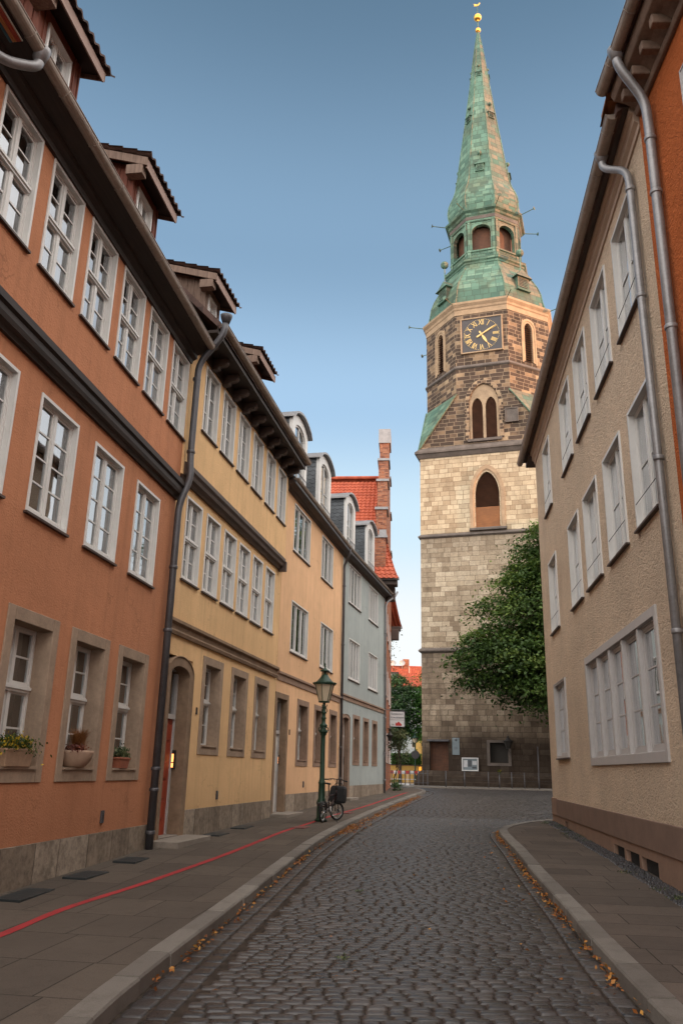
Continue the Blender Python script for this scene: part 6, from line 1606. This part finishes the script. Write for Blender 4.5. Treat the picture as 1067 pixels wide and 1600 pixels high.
b.tube([(.78, .18, 1.03), (.86, .16, 1.0), (.88, .25, .98)], .005, 5); b.tube([(.78, -.18, 1.03), (.86, -.16, 1.0), (.88, -.25, .98)], .005, 5); b.tube([(.80, .1, 1.04), (.93, .06, .95), (.87, .02, .7)], .004, 5); b.build('handlebar', M['black'], BK, True)
b = MB(); b.loft([[(x, s_ * w_ * math.cos(a) * 1, z + .022 * math.sin(a)) for a in [2 * PI * k / 10 for k in range(10)]] for x, w_, z, s_ in [(.06, .02, .93, 1), (.09, .075, .93, 1), (.16, .08, .925, 1), (.24, .05, .92, 1), (.32, .022, .915, 1), (.36, .012, .91, 1)]]); b.build('saddle', M['black'], BK, True)
b = MB(); b.xf(Matrix.Translation((.38, -.05, .30)) @ Matrix.Rotation(R(90), 4, 'X'), MB().lathe([(.075, -.006), (.08, 0), (.075, .006)], (0, 0, 0), 18)); b.tube([(.38, -.06, .30), (.45, -.075, .16)], .009, 6); b.box(.41, .50, -.14, -.075, .145, .17); b.tube([(.38, .06, .30), (.31, .075, .44)], .009, 6); b.box(.27, .36, .075, .14, .43, .455); b.tube([(.38, -.05, .38), (0, -.05, .27)], .004, 5); b.tube([(.38, -.05, .225), (0, -.05, .205)], .004, 5)
b.build('crank_set', M['chrome'], BK, True)
b = MB(); b.tube([(-.28, -.08, .46), (.26, -.06, .50)], .006, 5); b.tube([(-.28, .08, .46), (.26, .06, .50)], .006, 5); b.tube([(-.28, -.08, .46), (-.28, .08, .46)], .006, 5); b.tube([(-.1, .08, .46), (0, .06, .235)], .006, 5); b.tube([(-.1, -.08, .46), (0, -.06, .235)], .006, 5); b.box(-.34, -.27, -.045, .045, .39, .46)
b.build('rear_rack', M['iron'], BK)
b = MB(); arc_ = [(.27 * math.cos(a), .235 + .27 * math.sin(a)) for a in [R(20 + 14 * k) for k in range(12)]]
b.loft([[(x, -.03, z), (x, .03, z), (x * .98, .03, (z - .235) * .98 + .235), (x * .98, -.03, (z - .235) * .98 + .235)] for x, z in arc_]); b.build('mudguard', M['black'], BK)
b = MB(); b.tube([(.30, -.04, .26), (.36, -.30, -.0)], .010, 6); b.tube([(.30, -.04, .26), (.30, .0, .28)], .012, 6); b.box(.33, .40, -.32, -.28, -.005, .01); b.build('kickstand', M['iron'], BK)
b = MB(); m_ = MB()
m_.loft([[(x, y_, z) for x, y_ in [(.90 + a, -.20 * s_), (.90 + a, .20 * s_), (1.06, .22 * s_), (1.14, .15 * s_), (1.14, -.15 * s_), (1.06, -.22 * s_)]] for z, a, s_ in [(.44, .02, .85), (.50, 0, 1.), (.66, 0, 1.02), (.80, .01, .98), (.86, .03, .8)]])
b.xf(Matrix.Identity(4), m_); bag = b.build('front_bag', M['blackcloth'], BK, bevel=.02, seg=2)
b = MB(); b.tube([(.98, -.12, .86), (1.0, -.08, .93), (1.0, .08, .93), (.98, .12, .86)], .009, 6); b.box(1.14, 1.15, -.10, .10, .55, .70); b.build('bag_handle', M['iron'], bag)
# ------------------------------------------------------------------ flower pots on the orange house sills
OM = Matrix.Translation(OH.location) @ Matrix.Rotation(R(81.907), 4, 'Z')
def at_orange(x, y, z): return tuple(OM @ Vector((x, y, z)))
t = thing('flower_box', 'rectangular stone planter of yellow flowers on the leftmost ground floor window sill', 'planter', at_orange(-.10, .03, 1.548), R(81.9), 'planters on the window sills')
b = MB(); b.loft([[(-.34 * s, -.11 * s, z), (.34 * s, -.11 * s, z), (.34 * s, .11 * s, z), (-.34 * s, .11 * s, z)] for z, s in ((0, .9), (.18, 1), (.19, 1.04), (.215, 1.04))]); b.build('box', M['boxclay'], t, bevel=.01)
p = RNG.normal(size=(1500, 3)) * [.20, .085, .05] + [0, 0, .28]; p[:, 2] -= .35 * p[:, 0] ** 2; rn = np.where(RNG.random(1500) < .30, .95, RNG.uniform(0, .55, 1500)); leaf_mesh('plant', p, RNG.normal(size=(1500, 3)) + [0, -.6, .5], .022, M['flower'], t, rn)
t = thing('flower_bowl', 'pale round clay bowl with a tuft of orange grass on the middle window sill', 'planter', at_orange(1.63, .02, 1.548), R(81.9), 'planters on the window sills')
b = MB(); b.lathe([(.12, 0), (.17, .03), (.235, .12), (.255, .20), (.26, .235), (.235, .235), (.23, .20)], (0, 0, 0), 20); b.build('bowl', M['paleclay'], t, True)
b = MB(); g = []
for k in range(420):
    a = RNG.uniform(0, 2 * PI); l = RNG.uniform(.20, .38); s = RNG.uniform(.1, .55); x0, y0 = .08 + RNG.normal() * .03, RNG.normal() * .03
    pts_ = [(x0, y0, .22), (x0 + math.cos(a) * s * l * .4, y0 + math.sin(a) * s * l * .4, .22 + l * .65), (x0 + math.cos(a) * s * l, y0 + math.sin(a) * s * l, .22 + l * (1 - s * .2))]
    w_ = .006; k0 = len(b.v); b.v += [(pts_[0][0] - w_, pts_[0][1], pts_[0][2]), (pts_[0][0] + w_, pts_[0][1], pts_[0][2]), (pts_[1][0] - w_, pts_[1][1], pts_[1][2]), (pts_[1][0] + w_, pts_[1][1], pts_[1][2]), pts_[2]]; b.f += [(k0, k0 + 1, k0 + 3, k0 + 2), (k0 + 2, k0 + 3, k0 + 4)]
go = b.build('grass_tuft', M['drygrass'], t)
p = RNG.normal(size=(420, 3)) * [.07, .06, .035] + [-.12, -.05, .25]; leaf_mesh('red_plant', p, RNG.normal(size=(420, 3)), .022, M['redplant'], t)
t = thing('flower_pot', 'small terracotta pot with pale green leaves on the right-hand window sill', 'planter', at_orange(3.28, .02, 1.548), R(81.9), 'planters on the window sills')
b = MB(); b.loft([[(-.20 * s, -.10 * s, z), (.20 * s, -.10 * s, z), (.20 * s, .10 * s, z), (-.20 * s, .10 * s, z)] for z, s in ((0, .82), (.13, .95), (.135, 1.05), (.17, 1.05))]); b.build('pot', M['terracotta'], t, bevel=.012)
p = RNG.normal(size=(520, 3)) * [.11, .055, .05] + [0, 0, .23]; leaf_mesh('plant', p, RNG.normal(size=(520, 3)) + [0, -.4, .5], .024, M['leaf3'], t)
